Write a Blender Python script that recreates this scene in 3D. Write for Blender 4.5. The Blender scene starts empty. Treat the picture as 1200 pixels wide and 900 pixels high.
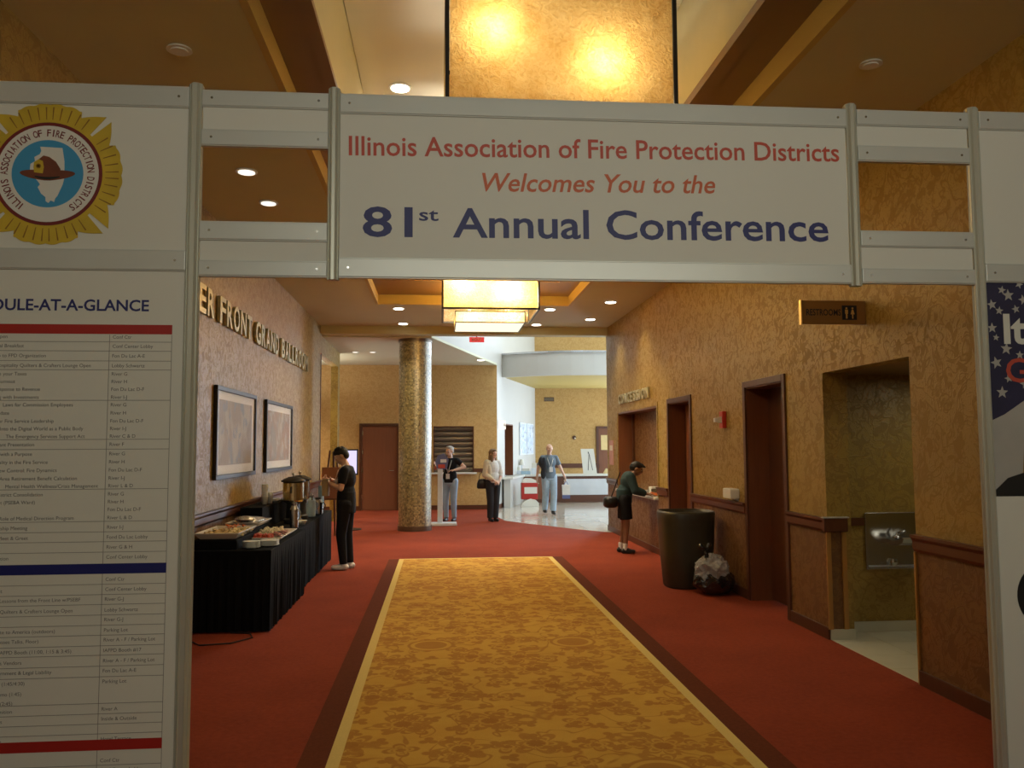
import bpy, bmesh, math, random
from mathutils import Vector, Matrix, noise as mnoise
PI = math.pi
S = bpy.context.scene
C = S.collection
rnd = random.Random(7)

# ------------------------------------------------------------------ camera
cam_data = bpy.data.cameras.new('camera')
cam = bpy.data.objects.new('camera', cam_data); C.objects.link(cam)
cam_data.sensor_width = 36.0; cam_data.lens = 36.0*983/1200
cam_data.clip_start = 0.05; cam_data.clip_end = 200
_R = ((0.99629016, -0.0859137, -0.00497549), (-0.00138232, -0.0737847, 0.99727324), (-0.08604655, -0.99356663, -0.07362974))
# rows of _R are the camera's right, up and back axes expressed in world x, y, z
m4 = Matrix.Identity(4)
for _i in range(3):
    for _j in range(3):
        m4[_j][_i] = _R[_i][_j]
m4[0][3], m4[1][3], m4[2][3] = 0.0, 0.0, 1.70
cam.matrix_world = m4
S.camera = cam

# ------------------------------------------------------------------ world, exposure
S.view_settings.view_transform = 'Standard'; S.view_settings.look = 'None'
S.view_settings.exposure = 0.0; S.view_settings.gamma = 1.0; S.view_settings.use_curve_mapping = False
W = bpy.data.worlds.new('sky'); S.world = W; W.use_nodes = True
W.node_tree.nodes['Background'].inputs[0].default_value = (0.62, 0.8, 1.0, 1)
W.node_tree.nodes['Background'].inputs[1].default_value = 3.2

def lamp(name, kind, loc, energy, color=(1, 1, 1), rot=(0, 0, 0), size=0.1, size_y=None, spot=None, blend=0.5):
    d = bpy.data.lights.new(name, kind); d.energy = energy; d.color = color
    if kind == 'AREA':
        d.size = size
        if size_y: d.shape = 'RECTANGLE'; d.size_y = size_y
    else:
        d.shadow_soft_size = size
    if kind == 'SPOT': d.spot_size = spot; d.spot_blend = blend
    o = bpy.data.objects.new(name, d); o.location = loc; o.rotation_euler = rot; C.objects.link(o)
    return o
# daylight falling into the atrium through its tall windows (right) and roof light, plus an added far fill
lamp('window_daylight', 'AREA', (9.3, 20.7, 3.2), 150, (0.86, 0.93, 1.0), (0, math.radians(90), 0), 5.0, 7.0)
lamp('far_wall_fill', 'AREA', (8.0, 28.0, 3.2), 1250, (0.68, 0.82, 1.0), (math.radians(-90), 0, math.radians(-15)), 2.8, 5.0)  # bluish fill out of view, added to tint the left wall and column
lamp('rooflight_daylight', 'AREA', (4.4, 21.5, 7.45), 230, (0.88, 0.94, 1.0), (0, 0, 0), 5.0, 4.0)
WARM = (1.0, 0.84, 0.56)
# unseen soft fill behind the camera, added to light the gateway boards
lamp('front_fill_light', 'AREA', (1.1, -2.2, 3.5), 92, (1.0, 1.0, .86), (math.radians(98), 0, 0), 4.6, .7)

# ------------------------------------------------------------------ node helpers
class X:
    """small wrapper that turns python arithmetic into Math nodes"""
    def __init__(s, nt, k): s.nt = nt; s.k = k
    def _op(s, op, *a):
        n = s.nt.nodes.new('ShaderNodeMath'); n.operation = op
        for i, v in enumerate((s,)+a):
            if isinstance(v, X): s.nt.links.new(v.k, n.inputs[i])
            else: n.inputs[i].default_value = v
        return X(s.nt, n.outputs[0])
    def __add__(s, o): return s._op('ADD', o)
    __radd__ = __add__
    def __sub__(s, o): return s._op('SUBTRACT', o)
    def __mul__(s, o): return s._op('MULTIPLY', o)
    __rmul__ = __mul__
    def __truediv__(s, o): return s._op('DIVIDE', o)
    def abs(s): return s._op('ABSOLUTE')
    def cos(s): return s._op('COSINE')
    def sin(s): return s._op('SINE')
    def floor(s): return s._op('FLOOR')
    def sqrt(s): return s._op('SQRT')
    def atan2(s, o): return s._op('ARCTAN2', o)
    def max(s, o): return s._op('MAXIMUM', o)
    def min(s, o): return s._op('MINIMUM', o)
    def mod(s, o): return s._op('FLOORED_MODULO', o)
    def below(s, e, w=0.01):      # 1 where s < e, softened over w
        n = s.nt.nodes.new('ShaderNodeMapRange'); n.clamp = True
        s.nt.links.new(s.k, n.inputs[0])
        if isinstance(e, X):
            s2 = s - e; s.nt.links.new(s2.k, n.inputs[0]); e = 0.0
        n.inputs[1].default_value = e-w; n.inputs[2].default_value = e+w
        n.inputs[3].default_value = 1; n.inputs[4].default_value = 0
        return X(s.nt, n.outputs[0])

def new_mat(name, color=(.5, .5, .5), rough=.5, metal=0.0, spec=.5, **kw):
    m = bpy.data.materials.new(name); m.use_nodes = True
    nt = m.node_tree; b = nt.nodes['Principled BSDF']
    b.inputs['Base Color'].default_value = (*color, 1)
    b.inputs['Roughness'].default_value = rough; b.inputs['Metallic'].default_value = metal
    b.inputs['Specular IOR Level'].default_value = spec
    for k, v in kw.items(): b.inputs[k.replace('_', ' ')].default_value = v
    return m, nt, b
def coords(nt):
    tc = nt.nodes.new('ShaderNodeTexCoord'); return tc.outputs['Object']
def tex_noise(nt, vec, scale, detail=2, dist=0.0, rough=.5):
    n = nt.nodes.new('ShaderNodeTexNoise'); n.inputs['Scale'].default_value = scale
    n.inputs['Detail'].default_value = detail; n.inputs['Distortion'].default_value = dist; n.inputs['Roughness'].default_value = rough
    nt.links.new(vec, n.inputs['Vector']); return X(nt, n.outputs[0])
def mixc(nt, fac, a, b):
    n = nt.nodes.new('ShaderNodeMix'); n.data_type = 'RGBA'
    if isinstance(fac, X): nt.links.new(fac.k, n.inputs[0])
    else: n.inputs[0].default_value = fac
    for i, v in ((6, a), (7, b)):
        if isinstance(v, tuple): n.inputs[i].default_value = (*v, 1)
        else: nt.links.new(v, n.inputs[i])
    return n.outputs[2]
def bump(nt, b, h, strength=.3, dist=.01):
    n = nt.nodes.new('ShaderNodeBump'); n.inputs['Strength'].default_value = strength; n.inputs['Distance'].default_value = dist
    nt.links.new(h.k, n.inputs['Height']); nt.links.new(n.outputs[0], b.inputs['Normal'])

def plain(name, color, rough=.5, metal=0., var=.12, scale=8, bmp=0., spec=.5, **kw):
    m, nt, b = new_mat(name, color, rough, metal, spec, **kw)
    v = coords(nt); n = tex_noise(nt, v, scale, 3)
    c2 = tuple(c*(1-var) for c in color); c1 = tuple(min(1, c*(1+var)) for c in color)
    nt.links.new(mixc(nt, n, c1, c2), b.inputs['Base Color'])
    if bmp: bump(nt, b, tex_noise(nt, v, scale*12, 2), bmp, .004)
    return m

def wallpaper(name, light, dark, rough=.42):
    m, nt, b = new_mat(name, light, rough, 0.0, .55)
    v = coords(nt)
    n1 = tex_noise(nt, v, 5.5, 1.5, 1.6)
    scroll = (n1 - .5).abs().below(.035, .02)
    n2 = tex_noise(nt, v, 11.0, 1, 2.2)
    curl = (n2 - .47).abs().below(.03, .02)
    leaf = (tex_noise(nt, v, 9.0, 1, .8)*-1.0).below(-.60, .02)
    f = scroll.max(curl*.8).max(leaf)
    fine = tex_noise(nt, v, 90, 2)
    nt.links.new(mixc(nt, f*.45 + fine*.38, light, dark), b.inputs['Base Color'])
    r = f*.18 + rough
    nt.links.new(r.k, b.inputs['Roughness'])
    bump(nt, b, f + fine*.5, .35, .003)
    return m
def wood(name, a, b_, rough=.35, scale=6, axis=2):
    m, nt, b = new_mat(name, a, rough, 0, .5)
    mp = nt.nodes.new('ShaderNodeMapping'); nt.links.new(coords(nt), mp.inputs[0])
    sc = [scale*4]*3; sc[axis] = scale*.25; mp.inputs['Scale'].default_value = sc
    n = tex_noise(nt, mp.outputs[0], 1.0, 4, .6)
    nt.links.new(mixc(nt, n, a, b_), b.inputs['Base Color'])
    bump(nt, b, n, .15, .002)
    return m
def emit(name, color, strength):
    m = bpy.data.materials.new(name); m.use_nodes = True; nt = m.node_tree
    nt.nodes.remove(nt.nodes['Principled BSDF']); e = nt.nodes.new('ShaderNodeEmission')
    e.inputs[0].default_value = (*color, 1); e.inputs[1].default_value = strength
    nt.links.new(e.outputs[0], nt.nodes['Material Output'].inputs[0]); return m

M = {}
M['wallpaper'] = wallpaper('gold_damask_wallpaper', (.37, .245, .045), (.20, .11, .014))
M['wainscot'] = wallpaper('bronze_damask_wallpaper', (.20, .095, .022), (.11, .042, .010))
M['ceiling'] = plain('beige_ceiling_paint', (.52, .49, .27), .75, var=.05, scale=2)
M['soffit'] = plain('brown_soffit_paint', (.21, .125, .05), .4, var=.08, scale=3)
M['trayedge'] = plain('yellow_cove_paint', (.50, .38, .12), .55, var=.04)
M['traytop'] = plain('white_tray_panel', (.66, .67, .67), .28, var=.03, scale=1.5)
M['white_ceiling'] = plain('cream_ceiling_paint', (.62, .62, .46), .7, var=.03)
M['white_wall'] = plain('white_wall_paint', (.52, .51, .47), .6, var=.04, scale=2)
M['gold_wall'] = wallpaper('gold_lobby_wallpaper', (.56, .36, .13), (.42, .24, .07), .5)
M['darkwood'] = wood('dark_cherry_wood', (.11, .036, .013), (.06, .018, .007), .42)
M['doorwood'] = wood('brown_door_wood', (.21, .075, .028), (.13, .042, .016), .38)
M['farwood'] = wood('brown_lobby_door_wood', (.24, .085, .035), (.18, .06, .025), .4)
M['oak'] = wood('oak_corner_guard', (.42, .22, .05), (.32, .15, .03), .4)
M['railwood'] = wood('cherry_chair_rail', (.13, .042, .016), (.07, .02, .008), .35, axis=1)
M['metalwhite'] = plain('satin_anodised_rail', (.60, .61, .57), .38, .25, var=.04, scale=5)
M['post'] = plain('satin_post_metal', (.58, .58, .50), .35, .45, var=.06, scale=4)
M['board'] = plain('white_foam_board', (.70, .69, .62), .5, var=.02, scale=2)
M['print_red'] = plain('red_print', (.52, .075, .045), .5, var=.05)
M['print_orange'] = plain('orange_red_print', (.58, .12, .04), .5, var=.05)
M['print_navy'] = plain('navy_print', (.02, .025, .15), .5, var=.05)
M['print_grey'] = plain('grey_print', (.13, .125, .12), .6, var=.05)
M['print_line'] = plain('table_line_print', (.25, .24, .22), .6, var=.02)
M['bar_red'] = plain('red_bar_print', (.40, .018, .012), .5, var=.04)
M['bar_blue'] = plain('blue_bar_print', (.008, .012, .14), .5, var=.04)
M['black'] = plain('black_print', (.012, .012, .012), .5)
M['chrome'] = plain('brushed_steel', (.55, .55, .55), .22, 1.0, var=.08, scale=10)
M['gold_metal'] = plain('brass', (.72, .52, .20), .3, .9, var=.1)
M['letters'] = plain('pale_gold_letter_metal', (.50, .46, .28), .35, .55, var=.08)

def carpet():
    m, nt, b = new_mat('red_carpet', (.3, .05, .02), .95, 0, .15)
    v = coords(nt)
    n = tex_noise(nt, v, 1.6, 4); f = tex_noise(nt, v, 160, 2)
    mid = tex_noise(nt, v, 28, 3)
    c = mixc(nt, n*.5 + mid*.55 + f*.5 - .28, (.33, .058, .022), (.14, .020, .008))
    nt.links.new(c, b.inputs['Base Color']); bump(nt, b, f + mid, .6, .006)
    return m
M['carpet'] = carpet()
M['darkband'] = plain('maroon_border_carpet', (.12, .030, .013), .95, var=.3, scale=60, spec=.1)
M['creamband'] = plain('cream_border_carpet', (.66, .50, .17), .95, var=.12, scale=80, spec=.1)

def runner_mat():
    m, nt, b = new_mat('gold_floral_runner', (.6, .35, .06), .95, 0, .15)
    v = coords(nt)
    sp = nt.nodes.new('ShaderNodeSeparateXYZ')
    wn = nt.nodes.new('ShaderNodeTexNoise'); wn.inputs['Scale'].default_value = 2.3; nt.links.new(v, wn.inputs['Vector'])
    vm = nt.nodes.new('ShaderNodeVectorMath'); vm.operation = 'MULTIPLY_ADD'
    nt.links.new(wn.outputs['Color'], vm.inputs[0]); vm.inputs[1].default_value = (.10, .10, 0); nt.links.new(v, vm.inputs[2])
    wv = vm.outputs[0]
    nt.links.new(v, sp.inputs[0]); x = X(nt, sp.outputs[0]); y = X(nt, sp.outputs[1])
    def flowers(scale, petals, R, seed, inner=.35):
        mp = nt.nodes.new('ShaderNodeMapping'); mp.inputs['Location'].default_value = (seed, seed*1.7, 0); nt.links.new(v, mp.inputs[0])
        vo = nt.nodes.new('ShaderNodeTexVoronoi'); vo.voronoi_dimensions = '2D'; vo.inputs['Scale'].default_value = scale
        vo.inputs['Randomness'].default_value = .6
        nt.links.new(mp.outputs[0], vo.inputs['Vector'])
        sb = nt.nodes.new('ShaderNodeVectorMath'); sb.operation = 'SUBTRACT'
        nt.links.new(mp.outputs[0], sb.inputs[0]); nt.links.new(vo.outputs['Position'], sb.inputs[1])
        s2 = nt.nodes.new('ShaderNodeSeparateXYZ'); nt.links.new(sb.outputs[0], s2.inputs[0])
        lx = X(nt, s2.outputs[0]); ly = X(nt, s2.outputs[1])
        sc = nt.nodes.new('ShaderNodeSeparateColor'); nt.links.new(vo.outputs['Color'], sc.inputs[0])
        ph = X(nt, sc.outputs[0])*6.28
        d = (lx*lx + ly*ly).sqrt(); a = ly.atan2(lx)
        edge = ((a*(petals*.5) + ph).cos().abs()*.62 + .40)*R
        body = d.below(edge, .006)
        vein = (d - edge*.62).abs().below(.010, .006)
        core = d.below(R*inner, .006)
        ring = (d - R*inner).abs().below(.008, .005)
        return body, vein.max(ring)*body, core
    f1, v1, c1 = flowers(1.9, 6, .18, 0.0)
    f2, v2, c2 = flowers(3.0, 4, .105, 3.3)
    f3, v3, c3 = flowers(4.6, 3, .06, 7.1)
    vine = (tex_noise(nt, wv, 2.4, 1, 1.2) - .5).abs().below(.014, .008)
    vine2 = (tex_noise(nt, wv, 4.5, 1, 2.0) - .52).abs().below(.014, .008)
    pat = (f1*.72 - v1*.72 + c1*.28).max(f2*.85 - v2*.75).max(f3*.8).max(vine*.75)
    # round medallions on a regular lattice
    mx = (x + .68).mod(1.22) - .61; my = (y + 5.86*0 - .0).mod(2.93) - 1.465
    md = (mx*mx + my*my).sqrt()
    disc = md.below(.20, .006); ringm = (md - .155).abs().below(.018, .005)
    pat = pat*(md.below(.20, .006)*-1.0 + 1.0) + disc*(ringm*-1.0 + 1.0)*.8
    lay = tex_noise(nt, v, 3.0, 3, 1.5)
    pat = (pat*.66 + tex_noise(nt, v, 140, 2)*.28 - .06)
    g = mixc(nt, lay, (.66, .41, .075), (.54, .29, .045))
    nt.links.new(mixc(nt, pat, g, (.30, .10, .018)), b.inputs['Base Color'])
    bump(nt, b, tex_noise(nt, v, 200, 2), .5, .005)
    return m
M['runner'] = runner_mat()

# ------------------------------------------------------------------ mesh helpers
def box(bm, x0, x1, y0, y1, z0, z1, bevel=0.0):
    vs = [bm.verts.new(p) for p in ((x0, y0, z0), (x1, y0, z0), (x1, y1, z0), (x0, y1, z0), (x0, y0, z1), (x1, y0, z1), (x1, y1, z1), (x0, y1, z1))]
    fs = [bm.faces.new([vs[i] for i in f]) for f in ((0, 3, 2, 1), (4, 5, 6, 7), (0, 1, 5, 4), (1, 2, 6, 5), (2, 3, 7, 6), (3, 0, 4, 7))]
    if bevel:
        es = list({e for f in fs for e in f.edges})
        bmesh.ops.bevel(bm, geom=es, offset=bevel, segments=2, profile=.5, affect='EDGES')
    return vs
def tube(bm, p0, p1, r0, r1=None, seg=12, caps=True):
    r1 = r0 if r1 is None else r1
    p0 = Vector(p0); p1 = Vector(p1); d = p1-p0; q = d.to_track_quat('Z', 'Y')
    A = []; B = []
    for i in range(seg):
        a = 2*PI*i/seg; u = q @ Vector((math.cos(a), math.sin(a), 0))
        A.append(bm.verts.new(p0+u*r0)); B.append(bm.verts.new(p1+u*r1))
    for i in range(seg):
        j = (i+1) % seg; bm.faces.new((A[i], A[j], B[j], B[i]))
    if caps: bm.faces.new(A[::-1]); bm.faces.new(B)
def lathe(bm, c, prof, seg=24, sx=1, sy=1, power=2.0):
    """prof: list of (r, z); power > 2 gives a squarer plan"""
    rings = []
    for r, z in prof:
        ring = []
        for i in range(seg):
            a = 2*PI*i/seg; ca, sa = math.cos(a), math.sin(a)
            k = (abs(ca)**power + abs(sa)**power)**(-1/power)
            ring.append(bm.verts.new((c[0]+r*k*ca*sx, c[1]+r*k*sa*sy, c[2]+z)))
        rings.append(ring)
    for A, B in zip(rings, rings[1:]):
        for i in range(seg):
            j = (i+1) % seg; bm.faces.new((A[i], A[j], B[j], B[i]))
    bm.faces.new(rings[0][::-1]); bm.faces.new(rings[-1])
def ell(bm, c, r, rot=None, seg=16, rings=10):
    mm = Matrix.Translation(Vector(c))
    if rot is not None: mm = mm @ (rot.to_matrix().to_4x4() if hasattr(rot, 'to_matrix') else rot)
    mm = mm @ Matrix.Diagonal((r[0], r[1], r[2], 1))
    bmesh.ops.create_uvsphere(bm, u_segments=seg, v_segments=rings, radius=1, matrix=mm)
def prism(bm, pts, to3, depth):
    """pts: 2D outline; to3(u, v, w): point, w is thickness direction"""
    A = [bm.verts.new(to3(u, v, 0)) for u, v in pts]; B = [bm.verts.new(to3(u, v, depth)) for u, v in pts]
    n = len(pts)
    bm.faces.new(A[::-1]); bm.faces.new(B)
    for i in range(n):
        j = (i+1) % n; bm.faces.new((A[i], A[j], B[j], B[i]))
def finish(bm):
    bmesh.ops.recalc_face_normals(bm, faces=bm.faces)
def obj(name, bm, mat, parent=None, smooth=False, kind=None, label=None):
    finish(bm)
    me = bpy.data.meshes.new(name); bm.to_mesh(me); bm.free()
    if smooth: me.polygons.foreach_set('use_smooth', [True]*len(me.polygons))
    if mat is not None: me.materials.append(M[mat] if isinstance(mat, str) else mat)
    o = bpy.data.objects.new(name, me); C.objects.link(o)
    if parent is not None:
        o.parent = parent; o.matrix_parent_inverse = Matrix.Translation(-base_of(parent))
    if kind: o['kind'] = kind
    if label: o['label'] = label
    return o
def base_of(o):
    return Vector(o.get('_b', (0, 0, 0)))
def tag(o, label, cat, group=None):
    o['label'] = label; o['category'] = cat
    if group: o['group'] = group
    return o
def thing(name, label, cat, loc=(0, 0, 0), group=None):
    """Empty at the thing's base; children are modelled in world coordinates and parented without moving"""
    o = bpy.data.objects.new(name, None); C.objects.link(o); o.location = loc; o.empty_display_size = .1
    o['_b'] = loc
    return tag(o, label, cat, group)
def bx(name, b, mat, parent=None, bevel=0.0, **kw):
    bm = bmesh.new(); box(bm, *b, bevel=bevel); return obj(name, bm, mat, parent, **kw)
def boxes(name, bs, mat, parent=None, bevel=0., **kw):
    bm = bmesh.new()
    for b in bs: box(bm, *b, bevel=bevel)
    return obj(name, bm, mat, parent, **kw)
def struct(name, bm, mat, parent=None, **kw): return obj(name, bm, mat, parent, kind='structure', **kw)
def sbox(name, bs, mat, bevel=0.): return boxes(name, bs, mat, bevel=bevel, kind='structure')
def copy_tree(src, delta, label=None, group=None):
    r = src.copy(); C.objects.link(r); r.location = Vector(src.location)+Vector(delta)
    r['_b'] = tuple(r.location)
    if label: r['label'] = label
    if group: r['group'] = group
    for ch in list(src.children):
        c = ch.copy(); C.objects.link(c); c.parent = r
        for g in list(ch.children):
            d = g.copy(); C.objects.link(d); d.parent = c
            for h in list(g.children):
                e = h.copy(); C.objects.link(e); e.parent = d
    return r

def text_mesh(bm, body, width, height, to3, align='LEFT', shear=0., bold=0.0, depth=0.0):
    """adds lettering to bm; to3(u, v, w) maps the flat text plane into the world; height is the cap height, width the length of the line"""
    cu = bpy.data.curves.new('t', 'FONT'); cu.body = body; cu.shear = shear; cu.offset = bold
    cu.resolution_u = 3; cu.extrude = 0
    o = bpy.data.objects.new('t', cu); C.objects.link(o)
    me = bpy.data.meshes.new_from_object(o)
    bpy.data.objects.remove(o); bpy.data.curves.remove(cu)
    xs = [v.co.x for v in me.vertices]
    x0, x1 = min(xs), max(xs)
    sy = height/.73
    sx = width/(x1-x0) if width else sy
    off = {'LEFT': 0, 'CENTER': -(x1-x0)*sx/2, 'RIGHT': -(x1-x0)*sx}[align]
    tmp = bmesh.new(); tmp.from_mesh(me); bpy.data.meshes.remove(me)
    if depth:
        r = bmesh.ops.extrude_face_region(tmp, geom=tmp.faces[:])
        for v in [g for g in r['geom'] if isinstance(g, bmesh.types.BMVert)]: v.co.z = depth
    mp = {}
    for v in tmp.verts: mp[v] = bm.verts.new(to3((v.co.x-x0)*sx+off, v.co.y*sy, v.co.z))
    for f in tmp.faces:
        try: bm.faces.new([mp[v] for v in f.verts])
        except ValueError: pass
    tmp.free()

# ================================================================== THE SETTING
XL, XR, H = -2.34, 3.40, 4.09
YB = -3.0           # wall behind the camera
# floor: red corridor carpet, pale stone of the atrium, tiles of the restroom passage
def floor_edge(x): # carpet / stone boundary, gently curved
    return 21.9 - 1.68*x + .0*x*x
edge = [(1.30, 22.3), (1.38, 20.4), (1.50, 19.25), (1.85, 18.6), (2.28, 17.95), (2.80, 17.1), (3.30, 16.45), (3.62, 16.2)]
bm = bmesh.new()
prism(bm, [(-7, YB), (3.75, YB), (3.75, 16.1)] + edge[::-1] + [(1.30, 23.2), (-7, 23.2)], lambda u, v, w: (u, v, -w), .12)
struct('floor', bm, 'carpet')
m, nt, b = new_mat('polished_stone', (.62, .58, .50), .10, 0, .6)
v = coords(nt)
br = nt.nodes.new('ShaderNodeTexBrick'); br.offset = 0
br.inputs['Scale'].default_value = 1; br.inputs['Brick Width'].default_value = .6; br.inputs['Row Height'].default_value = .6
br.inputs['Mortar Size'].default_value = .006
br.inputs['Color1'].default_value = (.66, .62, .54, 1); br.inputs['Color2'].default_value = (.55, .50, .43, 1); br.inputs['Mortar'].default_value = (.35, .3, .25, 1)
nt.links.new(v, br.inputs['Vector'])
nt.links.new(mixc(nt, tex_noise(nt, v, 5, 5, .8)*.5, br.outputs[0], (.48, .42, .34)), b.inputs['Base Color'])
M['stone'] = m
bm = bmesh.new()
prism(bm, edge + [(10, 16.2), (10, 29), (1.3, 29)], lambda u, v, w: (u, v, -.002-w), .12)
struct('floor', bm, 'stone')
# bordered runner laid in the carpet
rn = thing('floor_runner', 'long gold floral carpet runner with a cream border down the hall', 'carpet', (.55, 6, 0))
bx('runner_field', (-.53, 1.65, .6, 12.83, 0.0005, .010), 'runner', rn)
boxes('cream_border', [(-.60, -.53, .6, 12.83, .0005, .0095), (1.65, 1.72, .6, 12.83, .0005, .0095), (-.60, 1.72, 12.83, 12.90, .0005, .0095)], 'creamband', rn)
boxes('dark_border', [(-.755, -.60, .6, 12.90, .0005, .007), (1.72, 1.875, .6, 12.90, .0005, .007)], 'darkband', rn)

# right wall with its openings
T = .16
def yz_wall(x0, x1, segs): return [(x0, x1, y0, y1, z0, z1) for y0, y1, z0, z1 in segs]
ZA = 2.335
segs = [(YB, 5.80, 0, H), (5.80, 7.19, ZA, H), (7.19, 8.07, 0, H), (8.07, 9.06, 2.33, H), (9.06, 11.18, 0, H),
        (11.18, 12.22, 2.33, H), (12.22, 12.92, 0, H), (12.92, 15.80, 0, .84), (12.92, 15.80, 2.32, H), (15.80, 16.86, 0, H)]
up = []; lo = []
for y0, y1, z0, z1 in segs:
    if z0 < .93 and z1 > .98: lo.append((XR, XR+T, y0, y1, z0, .98)); up.append((XR, XR+T, y0, y1, .98, z1))
    elif z1 <= .98: lo.append((XR, XR+T, y0, y1, z0, z1))
    else: up.append((XR, XR+T, y0, y1, z0, z1))
sbox('wall_right', up, 'wallpaper'); sbox('wall_right', lo, 'wainscot')
# passage to the restrooms behind the opening
sbox('wall_passage', [(3.56, 6.4, 7.45, 7.60, 0, ZA+.3)], 'wallpaper')
sbox('wall_passage', [(3.56, 6.4, 5.2, 5.35, 0, ZA+.3), (6.4, 6.5, 5.2, 7.6, 0, ZA+.3), (3.56, 3.62, 7.19, 7.45, 0, ZA+.3)], 'wallpaper')
sbox('ceiling_passage', [(3.56, 6.4, 5.2, 7.6, ZA+.005, ZA+.12)], 'soffit')
bm = bmesh.new(); box(bm, 3.30, 6.4, 5.35, 7.45, -.12, -.01)
pf = struct('floor_passage', bm, 'print_grey')
pf['kind'] = 'structure'
M['tile'] = plain('pale_ceramic_tile', (.52, .50, .38), .35, var=.12, scale=4)
tm = None
for ix in range(7):
    for iy in range(4):
        x0 = 3.405+ix*.42; y0 = 5.80+iy*.42
        y1 = min(y0+.414, 7.448)
        if ix > 0 and iy == 0: pass
        t = bx('tile', (x0, x0+.414, y0, y1, -.009, .003), 'tile', pf, bevel=.002)
        t['kind'] = 'structure'
sbox('trim_passage', [(3.56, 6.4, 7.43, 7.45, 0.003, .095), (3.40, 3.62, 7.17, 7.19, 0.003, .09)], 'tile')
# chair rails (moulded) and baseboards
def rail_y(name, x, s, y0, y1, z0=.935, z1=1.055):
    """rail along Y on a wall at x, s = direction out of the wall"""
    bm = bmesh.new()
    prof = [(0, z0), (.018, z0), (.030, z0+.02), (.030, z1-.045), (.048, z1-.02), (.048, z1), (0, z1)]
    prism(bm, prof, lambda u, v, w: (x+s*u, y0+w, v), y1-y0)
    return struct(name, bm, 'railwood')
for y0, y1 in ((YB, 5.80), (7.19, 7.99), (9.13, 11.11), (12.30, 12.90), (15.83, 16.86)): rail_y('trim_right', XR, -1, y0, y1)
bm = bmesh.new(); box(bm, 3.352, 3.57, 7.142, 7.19, .935, 1.055, .006); struct('trim_pier', bm, 'railwood')
sbox('trim_pier', [(3.345, 3.578, 7.134, 7.19, 1.055, 1.064)], 'metalwhite')
sbox('trim_passage', [(3.62, 3.86, 7.42, 7.45, .96, 1.03)], 'railwood')
sbox('trim_pier', [(3.385, 3.425, 7.175, 7.19, .09, .935), (3.525, 3.565, 7.175, 7.19, .09, .935)], 'oak')
sbox('trim_corner', [(3.385, 3.41, 5.795, 5.815, .0, .93)], 'oak')
for y0, y1 in ((YB, 5.80), (7.19, 7.99), (9.13, 11.11), (12.30, 16.86)):
    sbox('baseboard_right', [(XR-.018, XR, y0, y1, 0, .105)], 'darkwood', .004)
# left wall
sbox('wall_left', [(XL-T, XL, YB, 16.75, 1.0, H), (XL-T, XL, 16.75, 19.6, 3.55, H), (XL-T, XL, 19.6, 19.95, 0, H)], 'wallpaper')
sbox('wall_left', [(XL-T, XL, YB, 16.75, 0, 1.0)], 'wainscot')
rail_y('trim_left', XL, 1, YB, 16.75)
sbox('baseboard_left', [(XL, XL+.018, YB, 16.75, 0, .105)], 'darkwood', .004)
sbox('trim_left', [(XL-T-.01, XL+.012, 16.75, 16.79, 0, 3.55)], 'darkwood')
# wall behind the camera
sbox('wall_back', [(XL-T, XR+T, YB-.15, YB, 0, H)], 'wallpaper')

# corridor ceiling with its stepped tray
cx0, cx1, cy1 = -1.035, 2.20, 14.1
sbox('ceiling', [(XL-T, cx0, YB, 20.0, H, H+.10), (cx1, XR+T, YB, 16.75, H, H+.10), (cx0, cx1, cy1, 16.75, H, H+.10), (cx0, cx1, YB, -1.0, H, H+.10)], 'ceiling')
sbox('trim_tray', [(cx0-.04, cx0+.006, -1.0, cy1, H-.003, H+.159), (cx1-.006, cx1+.04, -1.0, cy1, H-.003, H+.159), (cx0, cx1, cy1-.006, cy1+.04, H-.003, H+.159), (cx0, cx1, -1.04, -.994, H-.003, H+.159)], 'trayedge')
zs = H+.16; ix0, ix1, iy1 = -.74, 1.86, 12.85
sbox('ceiling_soffit', [(cx0, ix0, -1.0, cy1, zs, zs+.06), (ix1, cx1, -1.0, cy1, zs, zs+.06), (ix0, ix1, iy1, cy1, zs, zs+.06), (ix0, ix1, -1.0, -.6, zs, zs+.06)], 'soffit')
sbox('trim_soffit', [(ix1-.012, ix1+.09, -.6, iy1, zs-.02, zs), (ix0-.06, ix0+.012, -.6, iy1, zs-.02, zs)], 'soffit')
sbox('wall_tray', [(ix0-.05, ix0, -.6, iy1, zs+.06, 5.14), (ix1, ix1+.05, -.6, iy1, zs+.06, 5.14), (ix0, ix1, iy1, iy1+.05, zs+.06, 5.14), (ix0, ix1, -.65, -.6, zs+.06, 5.14)], 'white_ceiling')
bm = bmesh.new(); box(bm, ix0-.05, ix1+.05, -.65, iy1+.05, 5.125, 5.20); tray = struct('ceiling_tray', bm, 'print_grey')
for i in range(2):
    for j in range(6):
        xa = ix0 + i*1.30; ya = -.6 + j*2.24+.0
        p = bx('ceiling_panel', (xa+.006, xa+1.294, ya+.006, min(ya+2.234, iy1), 5.10, 5.124), 'traytop', tray); p['kind'] = 'structure'
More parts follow.
